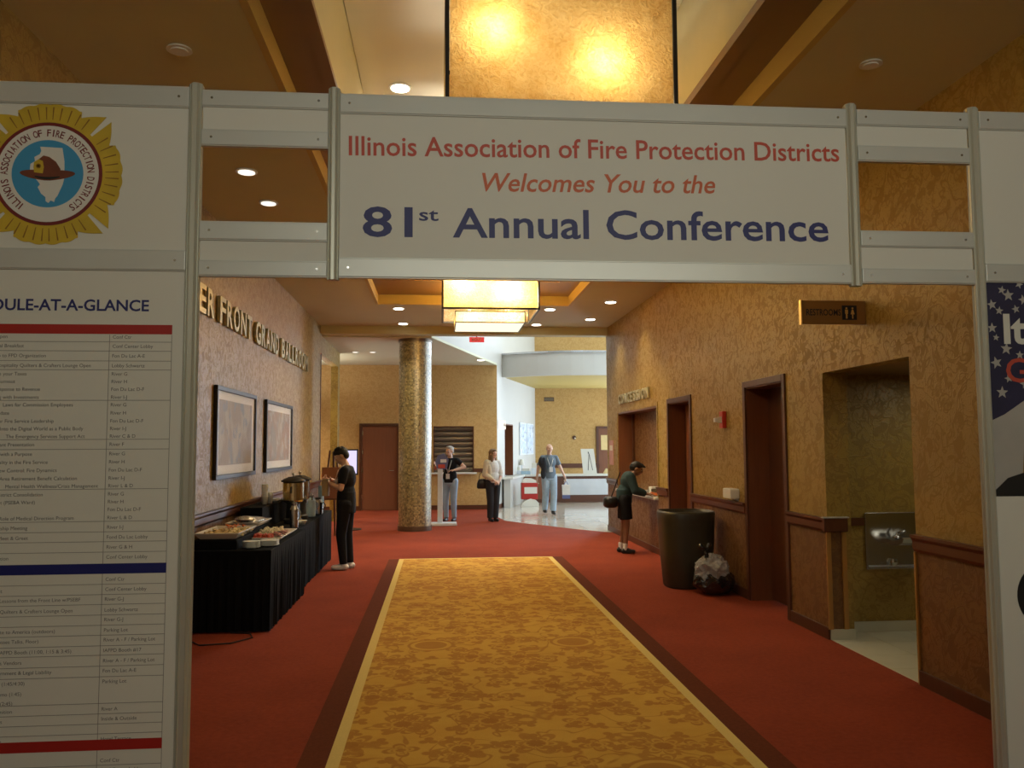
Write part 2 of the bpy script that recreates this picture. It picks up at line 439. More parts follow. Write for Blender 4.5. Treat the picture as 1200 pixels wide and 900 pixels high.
# dropped header at the end of the corridor and the lobby ceiling beyond, cut off obliquely by the atrium
sbox('ceiling_header', [(XL-T, XR+T, 16.70, 17.0, 3.93, H+.1)], 'ceiling')
bm = bmesh.new()
prism(bm, [(-7, 17.0), (-.16, 17.0), (1.56, 22.75), (1.56, 23.0), (-7, 23.0)], lambda u, v, w: (u, v, 3.90+w), .05)
struct('ceiling_lobby', bm, 'white_ceiling')
bm = bmesh.new()   # white bulkhead above the oblique edge
prism(bm, [(-.16, 17.0), (1.56, 22.75), (1.50, 22.77), (-.22, 17.0)], lambda u, v, w: (u, v, 3.95+w), 2.4)
struct('wall_bulkhead', bm, 'white_wall')
# lobby back wall
sbox('wall_lobby', [(-7, -2.1, 22.8, 23.0, 0, 3.95), (-2.1, -1.1, 22.8, 23.0, 2.28, 3.95), (-1.1, -.16, 22.8, 23.0, 0, 3.95), (-.16, .93, 22.8, 23.0, 0, .96), (-.16, .93, 22.8, 23.0, 2.24, 3.95), (.93, 1.56, 22.8, 23.0, 0, 3.95)], 'gold_wall')
sbox('wall_lobby', [(-7.1, -7, 16.5, 23, 0, 3.95), (-7, XL-T, 16.5, 16.7, 0, 3.95)], 'gold_wall')
sbox('wall_lobby', [(-7.1, 1.5, 23.02, 23.1, 0, 3.95)], 'soffit')  # backing added to block sky showing through door and shutter gaps
sbox('baseboard_lobby', [(-7, -2.12, 22.78, 22.8, 0, .12), (-1.08, 1.56, 22.78, 22.8, 0, .12)], 'railwood')
sbox('trim_lobby', [(.93, 1.56, 22.77, 22.8, 1.0, 1.1), (-1.1, -.2, 22.77, 22.8, 1.0, 1.1)], 'railwood')
# oblique white wall of the atrium with a niche, far wall and upper walls
def along(p, q, t): return (p[0]+(q[0]-p[0])*t, p[1]+(q[1]-p[1])*t)
P0 = Vector((1.56, 22.8)); P1 = Vector((3.22, 28.2)); D = (P1-P0); LEN = D.length; D = D/LEN; NRM = Vector((D.y, -D.x))
def ob_wall(bm, s0, s1, z0, z1, d0=0., d1=-.2):
    pts = [P0+D*s0+NRM*d0, P0+D*s1+NRM*d0, P0+D*s1+NRM*d1, P0+D*s0+NRM*d1]
    prism(bm, [(p.x, p.y) for p in pts], lambda u, v, w: (u, v, z0+w), z1-z0)
bm = bmesh.new()
for a in ((0, .95, 0, 7.5), (.95, 2.05, 0, .84), (.95, 2.05, 2.32, 7.5), (2.05, LEN, 0, 7.5)): ob_wall(bm, *a)
struct('wall_atrium', bm, 'white_wall')
bm = bmesh.new(); ob_wall(bm, .9, 2.1, .84, 2.4, -.45, -.5); struct('wall_niche', bm, 'doorwood')
bm = bmesh.new(); ob_wall(bm, 0, 2.9, 0, .12, .015, 0); struct('baseboard_atrium', bm, 'railwood')
sbox('wall_far', [(3.0, 10, 28.2, 28.4, 0, 7.5)], 'gold_wall')
sbox('trim_far', [(3.2, 5.4, 28.17, 28.2, .95, 1.1)], 'railwood')
# right side of the atrium: solid wall with tall window
sbox('wall_atrium_right', [(9.6, 9.8, 16.2, 28.4, 0, .4), (9.6, 9.8, 16.2, 28.4, 6.2, 7.5), (9.6, 9.8, 16.2, 17.2, .4, 6.2), (9.6, 9.8, 24.2, 28.4, .4, 6.2), (XR+T-.002, 9.8, 16.72, 16.859, 0, 7.5), (-.3, XR, 16.86, 17.0, H+.1, 7.5)], 'white_wall')
bm = bmesh.new()
for k in range(6): box(bm, 9.58, 9.64, 17.2+k*1.4-.03, 17.2+k*1.4+.03, .4, 6.2)
for z in (.4, 2.4, 4.4, 6.14): box(bm, 9.58, 9.64, 17.2, 24.2, z, z+.06)
struct('window_1', bm, 'metalwhite')
sbox('ceiling_atrium', [(-.3, 9.8, 16.86, 28.4, 7.5, 7.6)], 'white_ceiling')
# curved balcony: fascia, cap and soffit
def arc_pts(r, n=28, cx=4.2, cy=25.9, a0=200, a1=340):
    return [(cx+r*math.cos(math.radians(a0+(a1-a0)*i/n)), cy+r*.95*math.sin(math.radians(a0+(a1-a0)*i/n))) for i in range(n+1)]
bm = bmesh.new(); o_, i_ = arc_pts(3.6), arc_pts(3.45)
prism(bm, o_+i_[::-1], lambda u, v, w: (u, v, 3.62+w), .62); struct('wall_balcony', bm, 'white_wall')
bm = bmesh.new(); o_, i_ = arc_pts(3.64), arc_pts(3.40)
prism(bm, o_+i_[::-1], lambda u, v, w: (u, v, 4.24+w), .05); struct('trim_balcony', bm, 'chrome')
bm = bmesh.new(); o_ = arc_pts(3.46)
prism(bm, [(1.7, 24.2)]*0 + o_ + [(8.0, 28.2), (3.2, 28.2)], lambda u, v, w: (u, v, 3.64+w), .1); struct('ceiling_balcony', bm, 'trayedge')

bm = bmesh.new(); ob_wall(bm, 2.03, 2.06, .84, 2.32, .004, -.45); ob_wall(bm, .94, .97, .84, 2.32, .004, -.45); ob_wall(bm, .97, 2.03, 2.30, 2.33, .004, -.45); struct('trim_niche', bm, 'doorwood')
bm = bmesh.new()
for k in range(4): box(bm, 6.6+k*.95-.03, 6.6+k*.95+.03, 28.12, 28.18, .6, 5.8)
for z in (.6, 2.3, 4.0, 5.74): box(bm, 6.6, 9.45, 28.12, 28.18, z, z+.06)
struct('added_window', bm, 'metalwhite')  # unseen window bars on a solid wall, added to go with the far fill
lamp('passage_lamp', 'AREA', (4.7, 6.5, 2.30), 6, (1.0, .95, .72), (0, 0, 0), .5, .5)
# doors and shutters in the walls
def right_door(n, y0, y1, ztop, knob_y, slab_mat, lab=None):
    """recessed door in the right wall, frame outer y0..y1"""
    f = .07
    d = bpy.data.objects.new('door_%d' % n, None); C.objects.link(d); d.location = (XR, (y0+y1)/2, 0); d['_b'] = tuple(d.location); d['kind'] = 'structure'
    bm = bmesh.new()
    for a in ((y0, y0+f, 0, ztop), (y1-f, y1, 0, ztop), (y0+f, y1-f, ztop-f, ztop)):
        box(bm, XR-.02, XR+.015, a[0], a[1], a[2], a[3], .004)
    obj('door_frame', bm, 'darkwood', d)
    bm = bmesh.new()
    for a in ((y0+f-.01, y0+f+.012, 0, ztop-f), (y1-f-.012, y1-f+.01, 0, ztop-f)): box(bm, XR+.0, XR+.30, a[0], a[1], a[2], a[3])
    box(bm, XR, XR+.30, y0+f, y1-f, ztop-f-.012, ztop-f+.01)
    obj('door_jamb', bm, 'doorwood', d)
    obj_ = bx('door_leaf', (XR+.24, XR+.285, y0+f+.014, y1-f-.014, .01, ztop-f-.014), slab_mat, d, bevel=.003)
    bm = bmesh.new(); tube(bm, (XR+.24, knob_y, 1.0), (XR+.205, knob_y, 1.0), .012); ell(bm, (XR+.19, knob_y, 1.0), (.024, .028, .028))
    h = obj('door_handle', bm, 'gold_metal', d, smooth=True)
    return d
right_door(1, 7.985, 9.135, 2.40, 8.24, 'darkwood')
right_door(2, 11.10, 12.30, 2.385, 11.40, 'doorwood')
d = bpy.data.objects.new('door_3', None); C.objects.link(d); d.location = (-1.6, 22.8, 0); d['_b'] = tuple(d.location); d['kind'] = 'structure'
boxes('door_frame', [(-2.14, -2.07, 22.76, 22.86, 0, 2.32), (-1.13, -1.06, 22.76, 22.86, 0, 2.32), (-2.07, -1.13, 22.76, 22.86, 2.25, 2.32)], 'darkwood', d)
bx('door_leaf', (-2.065, -1.135, 22.80, 22.86, .01, 2.245), 'farwood', d)
for z in (2.0, 1.5, 1.0, .3): bx('hinge', (-2.075, -2.045, 22.785, 22.80, z, z+.12), 'chrome', d)
bm = bmesh.new(); tube(bm, (-1.23, 22.80, 1.05), (-1.23, 22.75, 1.05), .018); tube(bm, (-1.22, 22.74, 1.05), (-1.34, 22.74, 1.05), .016); obj('door_handle', bm, 'chrome', d)
# roll shutter (each slat a part)
sh = thing('roll_shutter', 'bronze roller shutter closed over a counter window left of the standing woman', 'shutter', (.4, 22.85, 1))
M['shutter'] = plain('dark_bronze_slat', (.16, .13, .10), .3, .7, var=.15, scale=3)
for k in range(9):
    z = 1.0+k*.138
    bm = bmesh.new(); prism(bm, [(22.90, z), (22.875, z+.03), (22.87, z+.07), (22.875, z+.11), (22.90, z+.134)], lambda u, v, w: (-.15+w, u, v), 1.07)
    obj('slat', bm, 'shutter', sh)
bx('counter_ledge', (-.22, 1.0, 22.66, 22.95, .955, .995), 'board', sh, label='pale stone ledge')
boxes('shutter_frame', [(-.16, -.13, 22.79, 22.92, .99, 2.24), (.90, .93, 22.79, 22.92, .99, 2.24), (-.13, .90, 22.79, 22.92, 2.215, 2.24)], 'darkwood', sh)
# serving niche in right wall
ni = thing('serving_hatch', 'wood-lined serving hatch with a white ledge in the right wall', 'serving hatch', (XR, 14.3, .84))
boxes('hatch_lining', [(XR, XR+.30, 15.77, 15.80, .84, 2.32), (XR, XR+.30, 12.92, 12.95, .84, 2.32), (XR, XR+.30, 12.95, 15.77, 2.29, 2.32)], 'doorwood', ni)
bx('hatch_back', (XR+.28, XR+.32, 12.95, 15.77, .84, 2.29), 'wainscot', ni)
boxes('hatch_mullion', [(XR+.24, XR+.28, 15.62, 15.72, .88, 2.29)], 'darkwood', ni)
bx('ledge', (XR-.07, XR+.28, 12.92, 15.80, .845, .885), 'board', ni, bevel=.006)
boxes('hatch_frame', [(XR-.012, XR+.02, 12.86, 12.92, .885, 2.38), (XR-.012, XR+.02, 15.80, 15.86, .885, 2.38), (XR-.012, XR+.02, 12.92, 15.80, 2.32, 2.38)], 'wallpaper', ni)

# mosaic column
m, nt, b = new_mat('gold_mosaic', (.5, .4, .15), .3, .2, 1.0, Coat_Weight=1.0, Coat_Roughness=.28, Coat_IOR=1.9)
v = coords(nt)
vo = nt.nodes.new('ShaderNodeTexVoronoi'); vo.inputs['Scale'].default_value = 34; vo.distance = 'CHEBYCHEV'; vo.inputs['Randomness'].default_value = .55
nt.links.new(v, vo.inputs['Vector'])
sc = nt.nodes.new('ShaderNodeSeparateColor'); nt.links.new(vo.outputs['Color'], sc.inputs[0])
r_ = X(nt, sc.outputs[0])
nt.links.new(mixc(nt, r_, (.48, .42, .20), (.10, .085, .03)), b.inputs['Base Color'])
nt.links.new((X(nt, sc.outputs[1])*.25+.12).k, b.inputs['Roughness'])
bump(nt, b, r_*.6 + X(nt, vo.outputs['Distance'])*-.5, .6, .02)
M['mosaic'] = m
col = thing('mosaic_column', 'round column covered in glittering gold and green mosaic', 'column', (-.50, 17.38, 0))
bm = bmesh.new(); tube(bm, (-.50, 17.38, .10), (-.50, 17.38, 3.84), .335, seg=48); obj('shaft', bm, 'mosaic', col, smooth=False)
bm = bmesh.new(); tube(bm, (-.50, 17.38, 0), (-.50, 17.38, .10), .35, seg=48); obj('base', bm, 'shutter', col)
bm = bmesh.new(); tube(bm, (-.50, 17.38, 3.84), (-.50, 17.38, 3.90), .35, seg=48); obj('capital', bm, 'shutter', col)

# ------------------------------------------------------------------ chandeliers
def amber(name, s):
    m = bpy.data.materials.new(name); m.use_nodes = True; nt = m.node_tree; nt.nodes.remove(nt.nodes['Principled BSDF'])
    v = coords(nt); n = tex_noise(nt, v, 26, 3, 1.5); n2 = tex_noise(nt, v, 4, 3)
    bp = nt.nodes.new('ShaderNodeBump'); bp.inputs['Strength'].default_value = 1.0; bp.inputs['Distance'].default_value = .03
    nt.links.new(n.k, bp.inputs['Height'])
    tl = nt.nodes.new('ShaderNodeBsdfTranslucent'); tp = nt.nodes.new('ShaderNodeBsdfTransparent'); gl = nt.nodes.new('ShaderNodeBsdfGlossy')
    cc = mixc(nt, (n*.9+n2*.6-.25), (1.0, .89, .62), (.60, .38, .12))
    nt.links.new(cc, tl.inputs[0]); nt.links.new(bp.outputs[0], tl.inputs['Normal'])
    tp.inputs[0].default_value = (1.0, .84, .52, 1); gl.inputs['Roughness'].default_value = .15; gl.inputs[0].default_value = (1, .9, .7, 1)
    nt.links.new(bp.outputs[0], gl.inputs['Normal'])
    a = nt.nodes.new('ShaderNodeMixShader'); a.inputs[0].default_value = s; nt.links.new(tl.outputs[0], a.inputs[1]); nt.links.new(tp.outputs[0], a.inputs[2])
    c = nt.nodes.new('ShaderNodeMixShader'); c.inputs[0].default_value = .07; nt.links.new(a.outputs[0], c.inputs[1]); nt.links.new(gl.outputs[0], c.inputs[2])
    nt.links.new(c.outputs[0], nt.nodes['Material Output'].inputs[0]); return m
M['amber'] = amber('amber_art_glass', .16)
M['bulb'] = emit('lamp_bulb', (1, .80, .45), 14)
M['frame_dark'] = plain('dark_bronze_frame', (.03, .025, .02), .4, .6)
M['pale_metal'] = plain('pale_bronze_frame', (.52, .42, .38), .35, .4)
CHX = .765
def chandelier(cy, power, pd, label, grp='chandeliers down the hall'):
    t = thing('chandelier', label, 'chandelier', (CHX, cy, 5.1), grp)
    def tier(h, z0, z1, fr, nm, fw):
        x0, x1, y0, y1 = CHX-h, CHX+h, cy-h, cy+h
        e = .008
        pn = []
        for q in ((x0+fw, x1-fw, y0, y0+e), (x0+fw, x1-fw, y1-e, y1), (x0, x0+e, y0+fw, y1-fw), (x1-e, x1, y0+fw, y1-fw)):
            pn.append(bx('glass_panel', (q[0], q[1], q[2], q[3], z0+fw, z1-fw), 'amber', t))
        bm = bmesh.new()
        for z in (z0, z1-fw):
            box(bm, x0-.004, x1+.004, y0-.004, y0+fw, z, z+fw); box(bm, x0-.004, x1+.004, y1-fw, y1+.004, z, z+fw)
            box(bm, x0-.004, x0+fw, y0+fw, y1-fw, z, z+fw); box(bm, x1-fw, x1+.004, y0+fw, y1-fw, z, z+fw)
        for x in (x0-.004, x1-fw+.004):
            for y in (y0-.004, y1-fw+.004): box(bm, x, x+fw, y, y+fw, z0+fw, z1-fw)
        obj(nm, bm, fr, t)
    tier(.73, 3.735, 4.62, 'frame_dark', 'upper_frame', .026)
    tier(.53, 3.56, 3.74, 'frame_dark', 'lower_frame', .014)
    bx('diffuser', (CHX-.515, CHX+.515, cy-.515, cy+.515, 3.565, 3.572), M['diffuser'], t)
    bm = bmesh.new()
    for dx in (-.3, .3):
        for dy in (-.3, .3): tube(bm, (CHX+dx, cy+dy, 3.76), (CHX+dx, cy+dy, 5.10), .012, seg=8)
    for a in (-.3, .3):
        box(bm, CHX-.72, CHX+.72, cy+a-.012, cy+a+.012, 4.58, 4.60); box(bm, CHX+a-.012, CHX+a+.012, cy-.72, cy+.72, 4.58, 4.60)
        box(bm, CHX-.52, CHX+.52, cy+a-.01, cy+a+.01, 3.725, 3.738)
    obj('hanger', bm, 'pale_metal', t)
    bx('ceiling_plate', (CHX-.4, CHX+.4, cy-.4, cy+.4, 5.06, 5.10), 'pale_metal', t)
    for i, (dx, dy, dz) in enumerate(((-.42, -.63, 4.25), (.28, -.63, 4.06), (-.36, .50, 4.2), (.40, .50, 4.2))):
        bm = bmesh.new(); ell(bm, (CHX+dx, cy+dy, dz), (.045, .045, .065)); obj('bulb', bm, 'bulb', t, smooth=True)
        l = lamp('chandelier_lamp', 'POINT', (CHX+dx, cy+dy, dz), power, WARM, size=.10); l.parent = t; l.matrix_parent_inverse = Matrix.Translation(-base_of(t))
    for dx in (-.3, .3):
        l = lamp('chandelier_lamp', 'POINT', (CHX+dx, cy-.30, 3.65), power*.35, WARM, size=.05); l.parent = t; l.matrix_parent_inverse = Matrix.Translation(-base_of(t))
    l = lamp('chandelier_downlight', 'AREA', (CHX, cy, 3.55), pd, WARM, (0, 0, 0), 1.0, 1.0); l.parent = t; l.matrix_parent_inverse = Matrix.Translation(-base_of(t))
    return t
M['diffuser'] = emit('glowing_diffuser', (1, .90, .66), 1.3)
chandelier(5.77, 12, 5, 'nearest amber glass box chandelier, cut off by the top of the frame').location.z += .055
chandelier(8.55, 30, 12, 'middle box chandelier hidden behind the welcome banner')
chandelier(13.10, 200, 50, 'glowing tiered box chandelier farthest down the hall, seen under the banner')

# ------------------------------------------------------------------ downlights
M['lens'] = emit('downlight_lens', (1, .95, .80), 9)
M['lens_off'] = plain('frosted_lens', (.7, .7, .66), .4)
M['lens_dim'] = emit('dim_downlight_lens', (1, .93, .8), 1.4)
def downlight(x, y, z, label, power, lens='lens', r=.085, grp='recessed ceiling downlights'):
    t = thing('downlight', label, 'ceiling light', (x, y, z), grp)
    bm = bmesh.new(); lathe(bm, (x, y, z), [(r+.025, -.012), (r+.02, -.001)], 24); obj('trim_ring', bm, 'board', t)
    bm = bmesh.new(); lathe(bm, (x, y, z), [(r, -.02), (r, -.0125)], 24); obj('lens', bm, lens, t)
    if power:
        l = lamp('downlight_lamp', 'SPOT', (x, y, z-.03), power, WARM, (0, 0, 0), .06, spot=math.radians(115), blend=.8)
        l.parent = t; l.matrix_parent_inverse = Matrix.Translation(-base_of(t))
downlight(-.376, 7.79, 5.10, 'bright downlight in the white tray beside the nearest chandelier', 60)
downlight(2.70, 4.90, H, 'small unlit disc in the ceiling above the right of the banner', 0, 'lens_off', .045)
downlight(-1.56, 5.03, H, 'unlit round fitting in the dark ceiling above the left panels', 0, 'lens_off', .05)
downlight(-1.67, 7.29, H, 'upper of two downlights seen through the left opening in the frame', 0, 'lens_dim', .07)
downlight(-1.67, 8.23, H, 'lower of two downlights seen through the left opening in the frame', 0, 'lens_dim', .07)
downlight(-.71, 14.5, H, 'downlight left of the far chandelier, nearer of that side', 90)
downlight(1.925, 14.45, H, 'downlight just right of the far chandelier, nearer of its pair', 90)
downlight(2.84, 13.65, H, 'downlight nearest the right wall above the serving hatch', 90)
downlight(2.84, 15.55, H, 'downlight near the right wall, second back from the hatch door', 90)
downlight(-.71, 16.3, H, 'downlight right above the mosaic column', 110)
downlight(1.90, 16.3, H, 'downlight at the far end of the hall ceiling, right of centre', 110)
downlight(1.05, 21.3, 3.90, 'downlight in the lobby ceiling near its slanting edge', 90, r=.09)
for x, lab in ((-1.95, 'left of the twin round fittings in the lobby ceiling'), (-1.55, 'right of the twin round fittings in the lobby ceiling')):
    downlight(x, 19.6, 3.90, lab, 0, 'lens_dim', .06)
# lobby is lit by more of the same fittings further left, out of view
downlight(-3.9, 21.0, 3.90, 'lobby downlight beyond the left opening', 480)
downlight(-2.9, 18.6, 3.90, 'lobby downlight behind the left wall end', 200)
# wall washers close to the right wall
lamp('wall_washer_lamp', 'SPOT', (2.5, 6.2, 4.0), 0, WARM, (0, math.radians(-20), 0), .05, spot=math.radians(100))

lamp('lobby_ceiling_fill', 'AREA', (-3.6, 20.0, 2.9), 70, (1.0, .93, .78), (PI, 0, 0), 1.6, 3.0)  # unseen upward fill, added to brighten the lobby ceiling

# ================================================================== DISPLAY GATEWAY
YG = 3.95
XPOSTS = [(-2.13, .055), (-1.140, .058), (-.500, .052), (2.055, .054), (2.700, .056), (3.345, .05)]
gw = thing('display_gateway', 'pale aluminium exhibition frame of posts and rails spanning the hall', 'display frame', (.78, YG, 0))
for x, w in XPOSTS:
    bm = bmesh.new()
    zb = 2.480 if x in (-.500, 2.055) else 0.0
    # octagonal system post with grooves: eight-sided core, four raised ribs
    prism(bm, [(x+w/2*math.cos(a), YG+w/2*math.sin(a)) for a in [PI/8+i*PI/4 for i in range(8)]], lambda u, v, q: (u, v, zb+q), 3.405-zb)
    for i in range(4):
        a = PI/4 + i*PI/2
        u = Vector((math.cos(a), math.sin(a))); n = Vector((-u.y, u.x)); c0 = Vector((x, YG))
        for s in (-1, 1):
            c = c0 + n*s*.009
            pts = [c+u*(w*.42)-n*.003, c+u*(w*.54)-n*.003, c+u*(w*.54)+n*.003, c+u*(w*.42)+n*.003]
            prism(bm, [(p.x, p.y) for p in pts], lambda U, V, q: (U, V, zb+q), 3.400-zb)
    obj('post', bm, 'post', gw)
def rail(x0, x1, z0, z1):
    bm = bmesh.new(); box(bm, x0, x1, YG-.020, YG+.020, z0, z1, .003)
    box(bm, x0, x1, YG-.014, YG+.014, z0-.004, z1+.004)
    r = obj('rail', bm, 'metalwhite', gw)
    for x in (x0+.045, x1-.045):
        for zz in ((z0+z1)/2,):
            b2 = bmesh.new(); tube(b2, (x, YG-.0235, zz), (x, YG-.019, zz), .006, seg=8)
            o = obj('screw', b2, 'chrome', gw)
            o.parent = r; o.matrix_parent_inverse = Matrix.Identity(4)
            r_mw = Matrix.Translation(-base_of(gw))
    return r
def bay(i): 
    (xa, wa), (xb, wb) = XPOSTS[i], XPOSTS[i+1]; return xa+wa/2+.001, xb-wb/2-.001
RZ = {1: [(3.300, 3.372), (3.112, 3.184), (2.664, 2.746), (2.494, 2.562)],
      3: [(3.300, 3.374), (3.116, 3.190), (2.682, 2.756), (2.498, 2.566)],
      2: [(3.286, 3.374), (2.494, 2.582)],
      0: [(3.290, 3.384), (2.516, 2.606), (.03, .10)], 4: [(3.296, 3.384), (2.510, 2.598), (.03, .10)]}
for i, zz in RZ.items():
    a, b_ = bay(i)
    for z0, z1 in zz: rail(a, b_, z0, z1)
def board(name, i, z0, z1, label, cat, group=None, y=YG+.004):
    a, b_ = bay(i)
    t = thing(name, label, cat, ((a+b_)/2, YG, z0), group)
    bx('panel', (a+.001, b_-.001, YG-.004, YG+.006, z0, z1), 'board', t)
    return t
board('filler_board', 1, 3.186, 3.298, 'narrow blank white board above the left opening in the frame', 'board')
board('filler_board', 1, 2.564, 2.662, 'narrow blank white board below the left opening in the frame', 'board')
board('filler_board', 3, 3.192, 3.298, 'narrow blank white board above the right opening in the frame', 'board')
board('filler_board', 3, 2.568, 2.680, 'narrow blank white board below the right opening in the frame', 'board')
YF = YG-.0045     # front of the boards
def flat(dy=0.0): return lambda u, v, w: (u, YF-dy-w, v)
def split_letters(bm, mat, parent):
    # one object per printed letter: loose islands that share the same stretch of the line belong together (i and its dot)
    seen = set(); isl = []
    for v in bm.verts:
        if v in seen: continue
        st = [v]; seen.add(v); grp = []
        while st:
            a = st.pop(); grp.append(a)
            for e in a.link_edges:
                o = e.other_vert(a)
                if o not in seen: seen.add(o); st.append(o)
        isl.append([min(q.co.x for q in grp), max(q.co.x for q in grp), grp])
    isl.sort(key=lambda t: t[0]); out = []
    for lo, hi, g in isl:
        if out and min(hi, out[-1][1])-max(lo, out[-1][0]) > .5*min(hi-lo, out[-1][1]-out[-1][0]):
            out[-1][0] = min(lo, out[-1][0]); out[-1][1] = max(hi, out[-1][1]); out[-1][2] += g
        else: out.append([lo, hi, list(g)])
    for lo, hi, g in out:
        gs = set(g); nb = bmesh.new(); mp = {v: nb.verts.new(v.co) for v in g}
        for f in {f for v in g for f in v.link_faces}: nb.faces.new([mp[v] for v in f.verts])
        obj('letter', nb, mat, parent)
    bm.free()
def text(body, x, z, width, height, mat, parent, align='LEFT', shear=0., bold=.0, dy=.0006, name='lettering', rot=0.):
    bm = bmesh.new()
    text_mesh(bm, body, width, height, lambda u, v, w: (x+u*math.cos(rot)-v*math.sin(rot), YF-dy-w, z+u*math.sin(rot)+v*math.cos(rot)), align, shear, bold)
    split_letters(bm, mat, parent)
hd = board('welcome_banner', 2, 2.586, 3.284, 'wide white welcome banner reading 81st Annual Conference over the passage', 'banner')
text('Illinois Association of Fire Protection Districts', -.431, 3.082, 2.422, .098, 'print_red', hd, rot=.012, bold=.012)
text('Welcomes You to the', .203, 2.921, 1.148, .094, 'print_orange', hd, shear=.22, rot=.012, bold=.012)
text('81', -.363, 2.693, .235, .147, 'print_navy', hd, rot=.005, bold=.018)
text('st', -.098, 2.772, .092, .064, 'print_navy', hd, rot=.005, bold=.012)
text('Annual Conference', .062, 2.695, 1.860, .147, 'print_navy', hd, rot=.005, bold=.014)

# emblem board
eb = board('emblem_board', 0, 2.61, 3.286, 'white board with a round gold fire service emblem, top left of the frame', 'sign')
EX, EZ = -1.795, 2.958
M['emb_yellow'] = plain('emblem_yellow', (.58, .40, .03), .5, var=.25, scale=9)
M['emb_dark'] = plain('emblem_ochre_line', (.26, .13, .015), .5)
M['emb_maroon'] = plain('emblem_maroon', (.17, .015, .015), .5)
M['emb_blue'] = plain('emblem_blue', (.05, .30, .55), .5, var=.04)
M['emb_white'] = plain('emblem_white', (.72, .70, .64), .5, var=.03)
M['helmet'] = plain('emblem_helmet_brown', (.17, .045, .02), .5, var=.3, scale=20)
pts = []
for q in range(4):
    c = q*90
    n = 40
    for k in range(n+1):
        a = -42.5 + 85*k/n; t = abs(a)/42.5
        r = .325 - .02*max(0, (t-.3))*0 + .007*abs(math.sin(math.radians(a)*15))
        if t > .62: r = .305 + (t-.62)/.38*.075 - .01
        if t > .97: r = .372
        pts.append((r, c+a))
    pts.append((.262, c+43.6)); pts.append((.262, c+46.4))
bm = bmesh.new()
poly = [(EX+r*math.cos(math.radians(a)), EZ+r*math.sin(math.radians(a))) for r, a in pts]
poly = [p for p in poly]
prism(bm, poly, flat(.0004), .0030)
em = obj('emblem', bm, 'emb_yellow', eb, label='gold cross-shaped emblem')
def sub(name, bm, mat, label=None):
    o = obj(name, bm, mat, None); o.parent = em; o.matrix_parent_inverse = Matrix.Identity(4)
    o.matrix_parent_inverse = Matrix.Translation(-base_of(eb)) if False else Matrix.Identity(4)
    if label: o['label'] = label
    return o
# petal lines
bm = bmesh.new()
for q in range(4):
    for a in (-34, -26, -18, -10, -3, 3, 10, 18, 26, 34):
        A = math.radians(q*90+a); r0, r1 = .255, .315
        w_ = .0016; ux, uz = math.cos(A), math.sin(A)
        p = [(EX+ux*r0-uz*w_, EZ+uz*r0+ux*w_), (EX+ux*r1-uz*w_*2, EZ+uz*r1+ux*w_*2), (EX+ux*r1+uz*w_*2, EZ+uz*r1-ux*w_*2), (EX+ux*r0+uz*w_, EZ+uz*r0-ux*w_)]
        prism(bm, p, flat(.0034), .0006)
sub('petal_line', bm, 'emb_dark')['kind'] = 'stuff'
def disc(r, dy, n=64, th=.0006): 
    bm = bmesh.new(); prism(bm, [(EX+r*math.cos(2*PI*i/n), EZ+r*math.sin(2*PI*i/n)) for i in range(n)], flat(dy), th); return bm
sub('maroon_ring', disc(.242, .0034), 'emb_maroon', 'maroon ring')
sub('white_ring', disc(.226, .0042), 'emb_white', 'white ring')
sub('blue_disc', disc(.158, .0050), 'emb_blue', 'blue centre')
bm = bmesh.new()
word = 'ILLINOIS ASSOCIATION OF FIRE PROTECTION DISTRICTS'
a0, a1 = 237.0, -57.0
for i, ch in enumerate(word):
    if ch == ' ': continue
    a = math.radians(a0+(a1-a0)*(i+.5)/len(word)); rot = a-PI/2; r = .176
    cx_, cz_ = EX+r*math.cos(a), EZ+r*math.sin(a)
    wch = {'I': .006, 'O': .022, 'N': .020}.get(ch, .0175)
    text_mesh(bm, ch, wch, .034, lambda u, v, w: (cx_+u*math.cos(rot)-v*math.sin(rot), YF-.0052, cz_+u*math.sin(rot)+v*math.cos(rot)), 'CENTER', 0, .015)
sub('ring_lettering', bm, 'emb_maroon', 'maroon capitals')['kind'] = 'stuff'
ill = [(-.045, .128), (.055, .124), (.066, .060), (.068, -.02), (.062, -.050), (.052, -.075), (.040, -.105), (.030, -.118), (.026, -.135), (.010, -.128), (.000, -.140), (-.012, -.132), (-.014, -.112), (-.034, -.096), (-.050, -.066), (-.040, -.052), (-.052, -.036), (-.076, -.008), (-.088, .020), (-.086, .045), (-.066, .058), (-.070, .078), (-.046, .092), (-.040, .108)]
bm = bmesh.new(); prism(bm, [(EX+.008+u*.98, EZ+v*.98) for u, v in ill], flat(.0058), .0006); sub('state_outline', bm, 'emb_white', 'white map outline')
bm = bmesh.new()
n = 30
prism(bm, [(EX+.0+.122*math.cos(2*PI*i/n), EZ-.010+.024*math.sin(2*PI*i/n)+.010*math.sin(4*PI*i/n)*0 - .012*abs(math.cos(2*PI*i/n))*-1) for i in range(n)], flat(.0066), .0006)
dome = [(-.062, -.01), (-.058, .035), (-.040, .066), (-.020, .084), (.006, .078), (.036, .056), (.056, .024), (.062, -.008)]
prism(bm, [(EX+u, EZ+v) for u, v in dome], flat(.0074), .0006)
sub('helmet', bm, 'helmet', 'brown fire helmet')
bm = bmesh.new(); prism(bm, [(EX+u, EZ+v) for u, v in ((-.058, .004), (-.020, .0), (-.016, .030), (-.022, .058), (-.040, .066), (-.060, .052), (-.062, .028))], flat(.0082), .0006)
sub('helmet_shield', bm, 'emb_yellow', 'gold front shield')
bm = bmesh.new()
